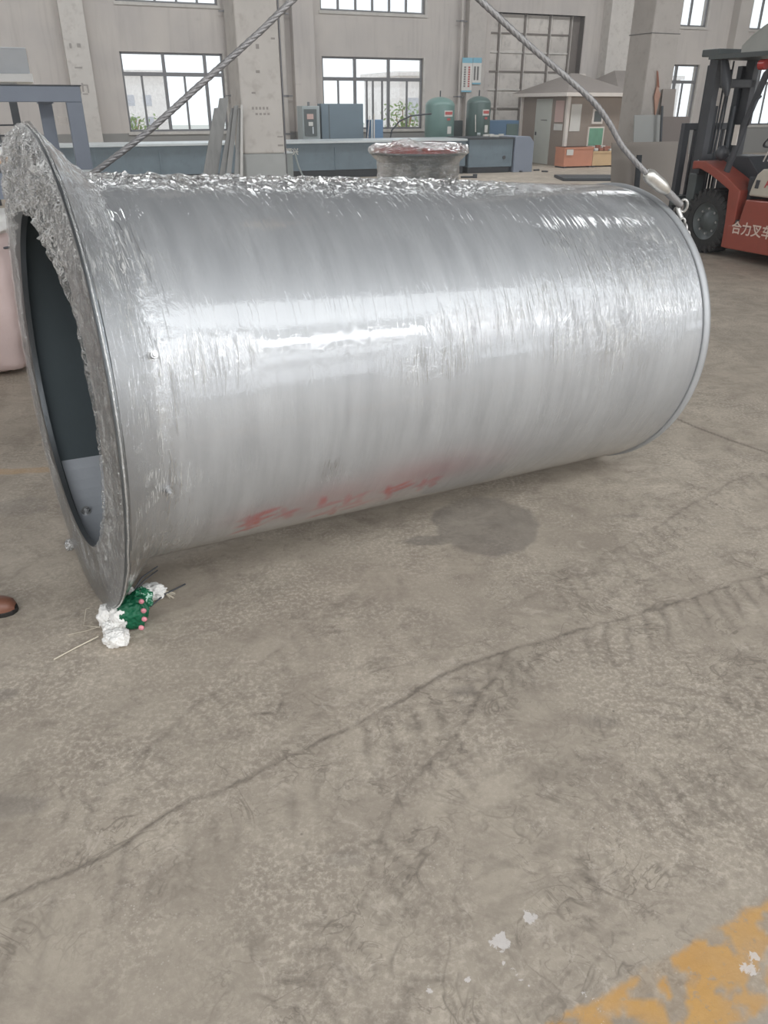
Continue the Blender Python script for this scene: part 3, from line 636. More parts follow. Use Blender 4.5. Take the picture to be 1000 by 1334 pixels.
# air tanks
def airtank(x0, x1, yt, V, mat, label, red):
    a = S(x0, yt+14, V)[0]; b = S(x1, yt+14, V)[0]; zt = S((x0+x1)/2, yt, V)[1]; R = (b-a)/2
    r = thing('air_tank', W((a+b)/2, V+R, 0), label, 'tank')
    prof = [(.001, .22)]+[(R*math.sin(t), .22+.2*R-.2*R*math.cos(t)) for t in (.5, 1, 1.57)]+[(R, zt-.55*R)]+[(R*math.cos(t), zt-.55*R+.55*R*math.sin(t)) for t in (.2, .4, .6, .8, 1, 1.2, 1.4)]+[(.001, zt)]
    MB().lathe(prof, 32).build('shell', mat, r)
    for k in range(3): MB().box((-.04, -.04, 0), (.04, .04, .3), Matrix.Translation((R*.8*math.cos(k*2.1), R*.8*math.sin(k*2.1), 0))).build('leg', mat, r)
    MB().cyl((0, 0, zt), (0, 0, zt+.16), .02, 8).build('valve', 'dark_steel', r)
    def curved(u0, u1, z0, z1, m, nm, off=.006):
        th = np.linspace(u0, u1, 6); mb = MB(); vs = []
        for q in th:
            for z in (z0, z1): vs.append(((R+off)*math.sin(q), -(R+off)*math.cos(q), z))
        fs = [(2*i, 2*i+2, 2*i+3, 2*i+1) for i in range(5)]; mb.add(vs, fs).build(nm, m, r)
    curved(-.15, .55, zt-.52, zt-.36, 'paper', 'sign'); curved(-.1, .5, zt-.47, zt-.39, 'ink_red', 'sign_text', .012)
    curved(.05, .32, zt-.62, zt-.56, 'ink_red', 'sign_text', .008)
    curved(.1, .45, zt-.98, zt-.78, 'paper', 'data_plate'); return r, R, zt
airtank(564, 599, 126, 22.9, 'green_tank', 'teal green upright air tank with red and white sign, left of the two', 1)
r, R, zt_ = airtank(617, 645, 125, 22.9, 'dkgreen_tank', 'dark green upright air tank with red and white sign in front of the sliding door', 1)
MB().tube([(-R*.7, -R*.8, zt_-.5), (-R*.65, -R*.85, 1.0)], .014, 6).build('gauge_tube', 'white_trim', r)
MB().cyl((-R*.55, -R*.95, .93), (-R*.3, -R*1.05, .93), .05, 10).build('valve', 'grey_cab', r)
r, w, h = boxat('compressor_cabinet', 583, 157, 603, 23.9, .5, 'panel_dark', 'grey cabinet half hidden behind the teal air tank', 'cabinet')
r, w, h = boxat('blue_cabinet', 631, 157, 676, 23.6, .8, 'blue_cab', 'wide blue cabinet between the dark green air tank and the booth', 'cabinet')
MB().box((w-.45, -.015, .1), (w-.03, 0, h-.1)).build('door', 'dkgreen_tank', r); MB().box((-w+.04, -.012, .1), (w-.5, 0, h-.08)).build('front', 'blue_cab', r)
h0 = [S(x, y, 22.6) for x, y in ((508, 182), (510, 170), (520, 158), (535, 151), (558, 148.5))]
r = thing('black_hose', W(0, 22.6, 0), 'black hose arching up to the teal air tank', 'hose')
MB().tube([(h0[0][0], 0, 0.02)]+[(a, 0, z) for a, z in h0]+[(h0[-1][0]+.15, .15, h0[-1][1])], .022, 8).build('hose', 'hose', r)
# posters
def poster(x0, y0, x1, y1, V, label, cols):
    a = S(x0, y0, V); b = S(x1, y1, V); r = thing('poster', W((a[0]+b[0])/2, V, (a[1]+b[1])/2), label, 'poster'); w = (b[0]-a[0])/2; h = (a[1]-b[1])/2
    MB().box((-w, -.012, -h), (w, 0, h)).build('sheet', 'paper', r); MB().box((-w, -.016, h-.15), (w, -.012, h)).build('header', 'paper_blue', r)
    for x, mt in cols:
        for k in range(9):
            z = h-.25-k*(2*h-.38)/9; MB().box((-w+x*2*w, -.015, z-.05), (-w+x*2*w+.07, -.012, z)).build('printed_line', mt, r)
    MB().box((-w, -.014, -h), (w, -.0125, -h+.05)).build('footer', 'paper_blue', r)
PV = BACK_V-.30
poster(602, 75, 613.5, 120, PV, 'tall white notice with blue header and vertical red print, left of the pair', [(.2, 'ink'), (.6, 'ink_red')])
poster(616, 75, 625.5, 110, PV, 'shorter white notice with blue header, right of the pair by the sliding door', [(.15, 'ink'), (.5, 'ink')])

# ================================================================== GANTRY FRAME (left)
GV = 14.0; zb1 = S(60, 112, GV)[1]; zb0 = S(60, 133, GV)[1]; ur = S(103, 112, GV)[0]
r = thing('portal_gantry', W(ur-2.5, GV, 0), 'slate blue steel portal gantry at the far left, its top beam above the drum flange', 'frame')
MB().box((-2.6, -.12, zb0), (2.5, .12, zb1)).build('top_beam', 'blue_frame', r, bevel=.01)
MB().box((-2.6, -.14, zb1), (2.52, .14, zb1+.015)).build('beam_flange', 'dark_steel', r)
for x, y in ((2.27, 0), (-2.5, 0)): MB().box((x, y-.12, 0), (x+.23, y+.12, zb0)).build('leg', 'blue_frame', r, bevel=.01)
MB().box((1.9, .9, 0), (2.1, 1.1, zb0+.06)).build('leg', 'blue_frame', r, bevel=.01); MB().box((1.88, .12, zb0-.02), (2.1, 1.12, zb0+.12)).build('cross_beam', 'blue_frame', r)
MB().box((2.12, .05, 1.45), (2.24, .12, 1.56)).build('lamp', 'white_trim', r)
a = S(85, 223, 13.4)
MB().box((1.9, -.62, a[1]-.02), (2.6, -.56, a[1]+.01)).build('guard_rail', 'pale_steel', r); MB().box((1.92, -.62, 0), (1.97, -.56, a[1])).build('rail_post', 'blue_frame', r); MB().box((2.5, -.62, 0), (2.55, -.56, a[1])).build('rail_post', 'blue_frame', r)
# grey machine housing top left
HV = 17.0; a = S(-60, 60, HV); b_ = S(33, 62, HV); c = S(30, 96, HV); d = S(30, 107, HV)
r = thing('machine_housing', W((a[0]+b_[0])/2, HV, 0), 'large grey machine housing with a white lower skirt in the top left corner', 'machine'); w = (b_[0]-a[0])/2
MB().box((-w, 0, c[1]), (w, 1.6, b_[1])).build('hood', 'ac_grey', r, bevel=.01); MB().box((-w-.02, -.04, d[1]), (w+.03, 1.64, c[1])).build('skirt', 'ac_white', r, bevel=.01)
MB().box((-w, .2, d[1]-.2), (w-.25, 1.5, d[1])).build('lower_body', 'ac_grey', r)
for x in (-w+.05, w-.45): MB().box((x, .5, 0), (x+.14, .64, d[1]-.2)).build('leg', 'dark_steel', r)
MB().box((w-.01, .1, b_[1]-.02), (w+.015, .12, d[1])).build('edge', 'white_trim', r)
# racks + plank + bars at left edge
r = thing('wire_rack', W(-1.0, 15.4, 0), 'dark wire rack at the far left under the blue frame', 'rack')
z0_ = S(8, 190, 15.4)[1]; z1_ = S(8, 163, 15.4)[1]
for k in range(7): MB().box((-.9+.3*k, 0, 0), (-.88+.3*k, .02, z1_+(.12 if k % 2 else 0))).build('post', 'dark_steel', r)
for z in (z0_*.5, z0_, (z0_+z1_)/2, z1_): MB().box((-.95, -.02, z-.012), (.95, .0, z+.012)).build('bar', 'dark_steel', r)
q = fl_ = None
a = S(0, 203, 11.5); b_ = S(13, 217, 11.5)
r = thing('timber_crate', W(b_[0]-.75, 11.5, 0), 'raw timber crate with white cover at the left edge behind the flange', 'crate')
zt = a[1]
MB().box((-.8, 0, zt-.09), (.75, .8, zt)).build('plank', 'wood', r); MB().box((-.82, -.02, zt), (.77, .82, zt+.07)).build('cover', 'ac_white', r)
MB().box((-.78, .04, zt-.2), (.72, .76, zt-.09)).build('body', 'black', r); MB().box((-.8, 0, zt-.5), (.75, .78, zt-.2)).build('body', 'blue_frame', r)
for x in (-.75, .6): MB().box((x, .1, 0), (x+.1, .7, zt-.5)).build('leg', 'wood', r)
bars = ((262, 'dark_steel'), (269, 'tan_crate'), (276, 'sheet'), (283, 'black'))
r = thing('bar_bundle_stand', W(*toUV((-4.4, 7.2, 0)), 0), 'bundle of steel bars on a low stand at the left edge above the pinkish bag', 'bars', rz=0)
zt = .98
MB().box((-.7, -.1, 0), (-.6, .3, zt-.16)).box((.35, -.1, 0), (.45, .3, zt-.16)).box((-.8, -.12, zt-.16), (.8, .32, zt-.1)).build('stand', 'dark_steel', r)
for k, (_, mt) in enumerate(bars): MB().cyl((-1.2, -.05+.08*k, zt-.06), (.82+.02*k, -.05+.08*k, zt-.06+.0), .035, 10).build('bar', mt, r)
# bulk bag
def blob(name, parent, mat, size, seed, amp=.08, freq=2.5, sub=4, loc=(0, 0, 0), box=.35, ridges=0):
    bm = bmesh.new(); bmesh.ops.create_icosphere(bm, subdivisions=sub, radius=1)
    for v_ in bm.verts:
        p = v_.co.copy(); m = max(abs(p.x), abs(p.y), abs(p.z)); q = p.lerp(p/m, box)
        n_ = noise.noise(p*freq+Vector((seed*7.1, seed, 0))); n2 = noise.noise(p*freq*3+Vector((seed, 3, 1)))
        q *= 1+amp*n_+amp*.4*n2-ridges*abs(noise.noise(p*freq*2.2+Vector((9, seed, 0))))
        v_.co = Vector((q.x*size[0], q.y*size[1], q.z*size[2]))
    me = bpy.data.meshes.new(name); bm.to_mesh(me); bm.free(); me.polygons.foreach_set('use_smooth', [True]*len(me.polygons)); me.materials.append(M[mat])
    o = bpy.data.objects.new(name, me); COL.objects.link(o); o.location = loc; o.parent = parent; return o
q = onF(0, 492)
r = thing('bulk_bag', (q.x-.27, q.y+.35, 0), 'big sagging pinkish white bulk bag at the left edge behind the flange', 'bag', rz=.1)
blob('sack', r, 'bag', (.50, .5, .50), 2, .09, 1.6, 5, (0, 0, .485), .6)
blob('fold', r, 'white_cloth', (.47, .46, .07), 5, .1, 2.5, 4, (0.0, 0, .98), .6); MB().tube([(-.3, -.5, .86), (.0, -.525, .845), (.3, -.48, .86), (.5, -.25, .87)], .008, 5).build('tie_cord', 'black', r)

# ================================================================== BOOTH
bc = onF(732, 217); bu, bv = toUV(bc)
bw, bd, bh = 2.05, 2.6, 1.98
r = thing('site_booth', W(bu+bw/2, bv+bd/2, 0), 'small taupe cabin with hipped roof and pale door near the sliding door', 'cabin')
X0, X1, Y0, Y1 = -bw/2, bw/2, -bd/2, bd/2
MB().box((X0, Y0, 0), (X1, Y1, bh)).build('walls', 'booth', r)
e = .28; rt = 2.62
MB().add([(X0-e, Y0-e, bh+.08), (X1+e, Y0-e, bh+.08), (X1+e, Y1+e, bh+.08), (X0-e, Y1+e, bh+.08), (X0+.9, 0, rt), (X1-.9, 0, rt)], [(0, 1, 5, 4), (1, 2, 5), (2, 3, 4, 5), (3, 0, 4), (3, 2, 1, 0)]).build('roof', 'booth_roof', r)
MB().box((X0-e, Y0-e, bh-.02), (X1+e, Y1+e, bh+.08)).build('eaves', 'white_trim', r)
for x, y in ((X0, Y0), (X1, Y0), (X0, Y1)): MB().box((x-.05, y-.05, 0), (x+.05, y+.05, bh)).build('corner_post', 'white_trim', r)
def leftface(y0, y1, z0, z1, mt, nm, d=.02): return MB().box((X0-d, y0, z0), (X0, y1, z1)).build(nm, mt, r)
def frontface(x0, x1, z0, z1, mt, nm, d=.02): return MB().box((x0, Y0-d, z0), (x1, Y0, z1)).build(nm, mt, r)
leftface(Y0+.85, Y0+1.75, .02, 1.9, 'door_white', 'door'); leftface(Y0+1.62, Y0+1.66, .85, .95, 'black', 'door_handle', .05)
leftface(Y0+1.05, Y0+1.4, 1.28, 1.31, 'ink', 'door_sign', .025); leftface(Y0+.2, Y0+.66, 1.25, 1.85, 'paper_pink', 'notice', .012); leftface(Y0+.2, Y0+.66, 1.02, 1.2, 'paper', 'notice', .012)
frontface(X0+.12, X0+.5, 1.0, 1.75, 'paper', 'notice', .012)
frontface(X0+.92, X0+1.32, 1.2, 1.62, 'white_trim', 'window_frame', .04); frontface(X0+.98, X0+1.26, 1.26, 1.56, 'panel_dark', 'window_grille', .045)
frontface(X0+.82, X0+1.42, .55, 1.12, 'white_trim', 'board_frame', .04); frontface(X0+.86, X0+1.38, .59, 1.08, 'green_board', 'green_board', .045)
# second building bit behind
r = thing('side_cabin', W(bu+bw+1.35, bv+.9, 0), 'pale grey cabin with higher roof seen between the booth and the wide column', 'cabin')
MB().box((-1.0, 0, 0), (.95, 2.2, 2.05)).build('walls', 'concrete_dim', r); MB().box((-1.06, -.2, 2.05), (1.0, 2.4, 2.2)).build('eaves', 'white_trim', r)
MB().add([(-1.06, -.2, 2.2), (1.0, -.2, 2.2), (1.0, 2.4, 2.2), (-1.06, 2.4, 2.2), (-.3, 1.1, 2.75), (.3, 1.1, 2.75)], [(0, 1, 5, 4), (1, 2, 5), (2, 3, 4, 5), (3, 0, 4), (3, 2, 1, 0)]).build('roof', 'booth_roof', r)
MB().box((-.85, -.03, .75), (-.55, 0, 1.4)).build('window_frame', 'white_trim', r); MB().box((-.79, -.045, .81), (-.61, -.03, 1.34)).build('window_pane', 'panel_dark', r)
p = S(755, 112, BACK_V-.3); r = thing('vent_box', W(p[0], BACK_V, p[1]), 'small pale box mounted on the wall just above the booth roof beside the sliding door', 'box'); MB().box((-.2, -.3, 0), (.2, 0, .38)).build('housing', 'white_trim', r, bevel=.01); MB().box((-.15, -.31, .06), (.15, -.3, .3)).build('grille', 'paper_blue', r)
# crates in front of booth
def crate(x0, x1, yt, yb, V, mat, label, lid=None):
    a = S(x0, yt, V); b = S(x1, yb, V); r = thing('crate', W((a[0]+b[0])/2, V, 0), label, 'crate'); w = (b[0]-a[0])/2; h = a[1]
    MB().box((-w, 0, .04), (w, .5, h)).build('box', mat, r, bevel=.006); MB().box((-w-.01, -.015, h-.05), (w+.01, .51, h)).build('rim', mat, r)
    for x in (-w+.03, w-.11): MB().box((x, -.01, 0), (x+.08, .5, .04)).build('foot', 'dark_steel', r)
    return r, w, h
CRV = bv-.62
r, w, h = crate(736, 770, 192, 218, CRV, 'orange_crate', 'orange brown crate with a white sticker in front of the booth'); MB().box((-w+.06, -.025, h-.22), (-w+.3, -.015, h-.06)).build('sticker', 'paper', r)
r, w, h = crate(773, 800, 197, 217, CRV, 'tan_crate', 'tan yellow crate heaped with brown scrap beside the orange crate')
rr = random.Random(3)
for k in range(12):
    u_, v_ = -w+.13+(k%4)*(2*w-.22)/3.4, .04+(k//4)*.155; hh = rr.uniform(.05, .16)
    p_ = bpy.data.objects
    sc_ = thing('scrap_piece', W(*[x for x in (toUV(r.location)[0]+u_, toUV(r.location)[1]+v_+.05)], h), 'brown scrap piece heaped on top of the tan crate', 'scrap', rz=AZ+rr.uniform(-.15, .15), group='brown scrap on the tan crate')
    MB().box((-.07, -.05, 0), (.07, .05, hh)).build('piece', 'brown_scrap' if k % 3 else 'paper', sc_, bevel=.01)
# dark low plate on floor (right)
a, b_ = onF(733, 236), onF(795, 236)
r = thing('floor_plate', (0, 0, 0), 'dark steel plate lying on the floor behind the right part of the drum', 'plate', rz=0)
MB().box((a.x, a.y, 0.001), (b_.x+.5, a.y+1.2, .07)).build('plate', 'dark_steel', r, bevel=.01)
a = onF(612, 232); r = thing('scrap_rod', (a.x, a.y, 0), 'small dark rod lying on the floor right of the wrapped drum', 'rod', rz=.1)
MB().cyl((-.25, 0, .03), (.1, 0, .03), .025, 8).box((.08, -.05, 0), (.18, .05, .1)).build('rod', 'dark_steel', r)
rr = random.Random(9)
for k in range(9):
    a = onF(615+12*k+rr.uniform(-4, 4), 222.3+rr.uniform(0, 2.4)); ln = rr.uniform(.12, .4)
    r = thing('floor_scrap', (a.x, a.y, 0), 'dark offcut lying on the floor along the foot of the machine bed', 'scrap', rz=rr.uniform(0, 3), group='offcuts at the foot of the machine bed')
    MB().box((-ln/2, -.03, 0), (ln/2, .03, .04)).build('piece', 'dark_steel', r)

# ================================================================== WRAPPED SHORT DRUM (standing)
def film_bump(sc=(30, 30, 30), st_=.6, d=.01):
    def f(t, o):
        n1 = t.noise(t.map(o, sc), 1, 5, .65, .8); return t.bump(n1, st_, d)
    return f
M['film_dark'] = film('stretch_film_wrap', .06, .04, .07, film_bump((5, 5, 16), 1, .10), 'wrinkle', k=2.2, gloss_a=.35, milk_a=.75, milk_tex=lambda t, o: crumple_glint_lines(t, t.map(o, (.4, .4, 1.2)), .8))
a = S(480, 195, 1)
r = thing('wrapped_drum', atY(544, 236, 14.0), 'short silver drum standing on end wrapped in stretch film, behind the big drum', 'drum', rz=0)
r.location.z = 0; zt = 1.12; RF = .80; RB = .655
dk_ = MB().lathe([(RB, 0.002), (RB, zt-.12), (RF, zt-.12), (RF, zt-.09), (RB-.05, zt-.09), (RB-.05, .02)], 64).build('drum', 'inner_dark', r)
MB().lathe([(RF-.02, zt-.085), (RF-.02, zt-.03), (.001, zt-.02)], 48).build('cover_board', 'red_lamp', r)
th = np.linspace(0, 2*np.pi, 240, endpoint=False); prof = np.array([(RB+.02, .01), (RB+.018, .25), (RB+.03, .5), (RB+.02, .75), (RB+.03, .90), (RF-.02, zt-.13), (RF+.03, zt-.09), (RF+.02, zt-.03), (RF-.05, zt), (RF-.3, zt+.02), (.3, zt+.03), (.02, zt+.03)])
pt = np.interp(np.linspace(0, 11, 70), np.arange(12), prof[:, 0]); pz = np.interp(np.linspace(0, 11, 70), np.arange(12), prof[:, 1])
TT, PP = np.meshgrid(th, np.arange(70), indexing='xy'); rad = pt[PP]; zz = pz[PP]
nn = fbm(TT*12+zz*3, zz*22+TT*4, 4)-.5
rad2 = rad+np.where(PP < 40, .05*nn, .03*nn); zz2 = np.maximum(zz+np.where(PP > 44, .10*nn+.09*np.exp(-((TT-4.2)/.35)**2)*(rad > .3), 0), .005)
Pd = np.stack([rad2*np.cos(TT), rad2*np.sin(TT), zz2], -1)
M['film_cloudy'] = film('stretch_film_cloudy', .08, .32, .15, film_bump((14, 14, 14), .8, .02), k=2)
k1 = 46
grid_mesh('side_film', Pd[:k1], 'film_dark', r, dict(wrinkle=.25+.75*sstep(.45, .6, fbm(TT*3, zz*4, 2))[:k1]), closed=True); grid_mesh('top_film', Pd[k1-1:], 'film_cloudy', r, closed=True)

# ================================================================== BIG DRUM
TC = Vector((-1.1502, 2.6470, .8234)); TR = .677; TL = 2.655; RF = .825; RI = .600; TAU = .0544; PHI = .5488
axis = Vector((math.cos(PHI)*math.cos(TAU), math.sin(PHI)*math.cos(TAU), -math.sin(TAU)))
yy = Vector((-math.sin(PHI), math.cos(PHI), 0)); zz = axis.cross(yy)
TM = Matrix((axis, yy, zz)).transposed().to_4x4(); TM.translation = TC
TMI = TM.inverted()
tank = thing('steel_drum', TC, 'huge silver painted steel drum wrapped in clear stretch film lying on the floor', 'drum'); tank.rotation_euler = TM.to_euler()
def drum_hit(x, y, R=TR):
    """pixel -> (s, theta) on the drum side facing the camera, theta from the top"""
    d = (TMI.to_3x3() @ ray(x, y)).normalized(); o = TMI @ Vector((0, 0, H))
    A = d.y**2+d.z**2; B = 2*(d.y*o.y+d.z*o.z); Cc = o.y**2+o.z**2-R*R; D = B*B-4*A*Cc
    if D < 0: return None
    p = o+d*((-B-math.sqrt(D))/2/A); return p.x, math.atan2(-p.y, p.z)
# shell with silver paint; red stencil smear as attribute
ss = np.concatenate([np.arange(0.0, TL, .01), [TL]]); th = np.linspace(0, 2*np.pi, 428, endpoint=False)
SS, TT = np.meshgrid(ss, th, indexing='ij'); TW = (TT+np.pi) % (2*np.pi)-np.pi; ARC = TW*TR
Ps = np.stack([SS, -TR*np.sin(TT), TR*np.cos(TT)], -1)
red = np.zeros(SS.shape); halo = np.zeros(SS.shape)
wS = SS+.035*(fbm(SS*14, ARC*14)-.5)+.01*(fbm(SS*60, ARC*60)-.5); wA = ARC+.035*(fbm(SS*14+9, ARC*14)-.5)
def blotch(x, y, a, b, rot=0, k=1, soft=.5):
    global red
    h = drum_hit(x, y)
    if h is None: return
    ds = wS-h[0]; da = wA-h[1]*TR; c, s_ = math.cos(rot), math.sin(rot)
    p = (ds*c+da*s_)/a; q = (-ds*s_+da*c)/b; red = np.maximum(red, k*sstep(1+soft, 1-soft, np.hypot(p, q)))
# six smeared characters: strokes of worn stencil paint
random.seed(11)
for (cx, cy, w_, k) in ((334, 679, .075, .95), (374, 671, .05, .55), (424, 663, .065, .85), (460, 656, .055, .65), (512, 643, .065, .85), (556, 634, .055, .7)):
    for j in range(6):
        ox = random.uniform(-1, 1)*w_*170; oy = random.uniform(-.55, .4)*18
        if j % 2: blotch(cx+ox, cy+oy-ox*.25, .065*w_/.07, .014, -.35, k*random.uniform(.6, 1))
        else: blotch(cx+ox, cy+oy-ox*.25, .015, .05*w_/.07, -.25, k*random.uniform(.6, 1))
red *= .55+.9*(fbm(SS*30+ARC*12, ARC*40, 3)-.25); red = np.clip(red, 0, 1)
for (x, y, a, b, k) in ((335, 672, .14, .07, .3), (440, 645, .22, .09, .42), (550, 618, .32, .10, .5), (620, 605, .2, .09, .25), (470, 655, .25, .06, .4), (400, 664, .2, .06, .35), (520, 632, .3, .08, .45)):
    h = drum_hit(x, y); halo = np.maximum(halo, k*np.exp(-(((SS-h[0])/a)**2+((ARC-h[1]*TR)/b)**2)))
t = NT('silver_paint'); o = t.obj()
g1 = t.noise(t.map(o, (9, 1.2, 1.2)), 2.0, 5, .6); g2 = t.noise(o, 1.8, 4, .6); g3 = t.noise(o, 90, 3)
c0 = t.mix(t.ramp(g1, .3, .7), rgb(178, 180, 183), rgb(198, 200, 202)); c0 = t.mix(t.ramp(g2, .4, .7, 0, .35), c0, rgb(178, 181, 184))
c0 = t.mix(t.math('MULTIPLY', t.attr('halo'), .8), c0, rgb(186, 112, 114)); c0 = t.mix(t.math('MULTIPLY', t.attr('red'), .92), c0, rgb(200, 48, 52))
silver = t.bsdf(c0, t.ramp(g1, .3, .7, .46, .54), .5, t.bump(t.math('ADD', t.math('MULTIPLY', g1, .8), t.math('MULTIPLY', g3, .1)), .12, .01)); M['silver'] = t.m
M['flange'] = pm('flange_silver_paint', rgb(120, 124, 127), .34, .8, var=.06, scale=4, bump=.1)
M['silver_plain'] = pm('silver_paint_plain', rgb(176, 178, 180), .5, .35, var=.06, scale=4, bump=.1)
grid_mesh('shell', Ps, 'silver', tank, dict(red=red, halo=halo), closed=True)
# far end: closing ring with lip, open bore
MB().lathe([(TR-.002, TL-.032), (TR+.012, TL-.030), (TR+.014, TL-.005), (TR+.010, TL+.01), (TR-.05, TL+.01), (TR-.05, TL-.01), (TR-.002, TL-.012)], 200, 'x', close=True).build('end_lip', 'silver_plain', tank)
MB().lathe([(TR-.02, TL-.06), (.001, TL-.06)], 96, 'x').lathe([(TR-.02, TL-.052), (.001, TL-.052)], 96, 'x').build('end_plate', 'inner_dark', tank)
# flange ring at the mouth
MB().lathe([(RI, -.012), (RF-.004, -.012), (RF, -.008), (RF, .004), (RF-.004, .008), (RI, .008)], 200, 'x', smooth=False, close=True).build('flange', 'flange', tank)
MB().lathe([(RI+.002, -.006), (TR-.012, .012), (TR-.014, TL-.07)], 160, 'x').build('inner_wall', 'inner_dark', tank)
# liner plate in the lower far side of the bore
def arcplate(r0, s0, s1, a0, a1, mat, name, thk=.006):
    mb = MB(); n = 24; vs = []
    for i in range(n+1):
        a = a0+(a1-a0)*i/n
        for (r_, s_) in ((r0, s0), (r0, s1), (r0-thk, s1), (r0-thk, s0)): vs.append((s_, -r_*math.sin(a), r_*math.cos(a)))
    fs = []
    for i in range(n):
        for j in range(4): fs.append((4*i+j, 4*i+(j+1) % 4, 4*i+4+(j+1) % 4, 4*i+4+j))
    fs += [(0, 1, 2, 3), tuple(4*n+k for k in (3, 2, 1, 0))]; return mb.add(vs, fs, False).build(name, mat, tank)
def bore_hit(x, y, R):
    d = (TMI.to_3x3() @ ray(x, y)).normalized(); o = TMI @ Vector((0, 0, H))
    A = d.y**2+d.z**2; B = 2*(d.y*o.y+d.z*o.z); Cc = o.y**2+o.z**2-R*R; D = B*B-4*A*Cc
    p = o+d*((-B+math.sqrt(D))/2/A); return p.x, math.atan2(-p.y, p.z)
h = bore_hit(108, 597, TR-.02)
arcplate(TR-.02, .02, 1.4, h[1], h[1]-1.9, 'liner', 'liner_plate')
def stud(s_, a, R, inward=False, nm='stud', rad=.011, hgt=.02):
    n = Vector((0, -math.sin(a), math.cos(a))); p = Vector((s_, 0, 0))+n*R; k = -1 if inward else 1
    MB().cyl(p-n*.002*k, p+n*(hgt*k), rad, 12).cyl(p+n*hgt*k, p+n*(hgt+.008)*k, rad*.6, 10).cyl(p-n*.002*k, p+n*.004*k, rad*1.5, 14).build(nm, 'steel_bolt', tank)
for px in ((199, 463), (219, 638)): h = drum_hit(*px); stud(h[0], h[1], TR)
h = bore_hit(112, 667, TR-.026); stud(h[0], h[1], TR-.026, True, rad=.014)
# ---- film on the barrel
th = np.linspace(0, 2*np.pi, 428, endpoint=False); ss2 = np.arange(.0, TL-.03, .012)
SS, TT = np.meshgrid(ss2, th, indexing='ij'); TW = (TT+np.pi) % (2*np.pi)-np.pi
ARC = TW*TR
flare = np.clip(1-SS/.15, 0, 1)**1.15*(RF+.004-TR-.004)
seam = sstep(-.62, -.40, TW)*sstep(.36, .12, TW+.06*(fbm(SS*9, TT*0+2)-.5)*2)*sstep(2.25, 1.6, SS)
end = sstep(TL-.12, TL, SS)
wr = .035+.9*seam+.55*np.exp(-((SS-.12)/.09)**2)*sstep(.2, .8, TW)
hl = drum_hit(500, 440)[1]
def band(x0, x1, w, k):  # crease bands along the highlight; their white lines stand in for glints
    s0, s1 = drum_hit(x0, 450)[0], drum_hit(x1, 430)[0]; return k*np.exp(-((TW-hl+.05*(SS-1))/w)**2)*sstep(s0-.05, s0+.05, SS)*sstep(s1+.05, s1-.05, SS)
wr = np.maximum(wr, band(205, 330, .12, .30)); wr = np.maximum(wr, band(330, 560, .05, .05)); wr = np.maximum(wr, band(560, 700, .13, .27)); wr = np.maximum(wr, band(700, 900, .12, .22))
for (x, y, a, b, k) in ((840, 330, .35, .22, .6), (800, 420, .3, .16, .6), (720, 390, .15, .1, .3), (430, 610, .05, .05, .3), (150, 480, .07, .4, .6), (560, 470, .15, .06, .5), (730, 310, .1, .06, .5)):
    h = drum_hit(x, y); wr = np.maximum(wr, k*np.exp(-(((SS-h[0])/a)**2+((ARC-h[1]*TR)/b)**2)))
rad = TR+.005+flare
rid = fbm(SS*46+ARC*16, ARC*7-SS*5, 3)-.5
rad = rad+np.where(flare > 0, .004, .0)*(fbm(TT*14, SS*10)-.5)*2+seam*(.004+.02*np.abs(rid)*2)
rad = rad-end*.0
Pf = np.stack([SS, -rad*np.sin(TT), rad*np.cos(TT)], -1)
def sleeve_bump(t, o):
    at = t.attr('wrinkle')
    # long fine creases running round the barrel, slightly slanted
    n1 = t.noise(t.map(o, (70, 5, 5), (0, .12, 0.0)), 1, 3, .6, .3); n2 = t.noise(t.map(o, (26, 4, 4), (0, -.3, .15)), 1, 4, .6, .6)
    n3 = t.noise(t.map(o, (34, 26, 26)), 1, 4, .7, 1.2)
    thr = t.ramp(n1, .56, .64); thr2 = t.ramp(n2, .57, .66)
    h = t.math('ADD', t.math('MULTIPLY', thr, 1.0), t.math('MULTIPLY', thr2, .9)); h = t.math('ADD', h, t.math('MULTIPLY', n3, .8))
    return t.bump(t.math('MULTIPLY', h, at), 1.0, .014)
M['film_sleeve'] = film('stretch_film_sleeve', .0, .015, .055, sleeve_bump, 'wrinkle', k=1.3, milk_a=1.5, gloss_a=.14, milk_tex=crease_glint_lines)
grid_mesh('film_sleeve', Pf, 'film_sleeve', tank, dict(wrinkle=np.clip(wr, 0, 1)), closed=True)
# ---- film over the flange face (crumpled)
def flange_bump(t, o):
    n = t.noise(o, 30, 3, .6, 1.8); m = t.noise(t.map(o, (1, 14, 14)), 2.6, 3, .6, 2.2)
    n = t.math('ABSOLUTE', t.math('SUBTRACT', n, .5)); m = t.math('ABSOLUTE', t.math('SUBTRACT', m, .5))
    return t.bump(t.math('MULTIPLY', t.math('ADD', n, t.math('MULTIPLY', m, 1.6)), t.attr('wrinkle')), 1.0, .07)
nr_, nt = 60, 900
rr_ = np.linspace(0, 1, nr_); th = np.linspace(0, 2*np.pi, nt, endpoint=False)
RR, TT = np.meshgrid(rr_, th, indexing='ij'); TW = (TT+np.pi) % (2*np.pi)-np.pi
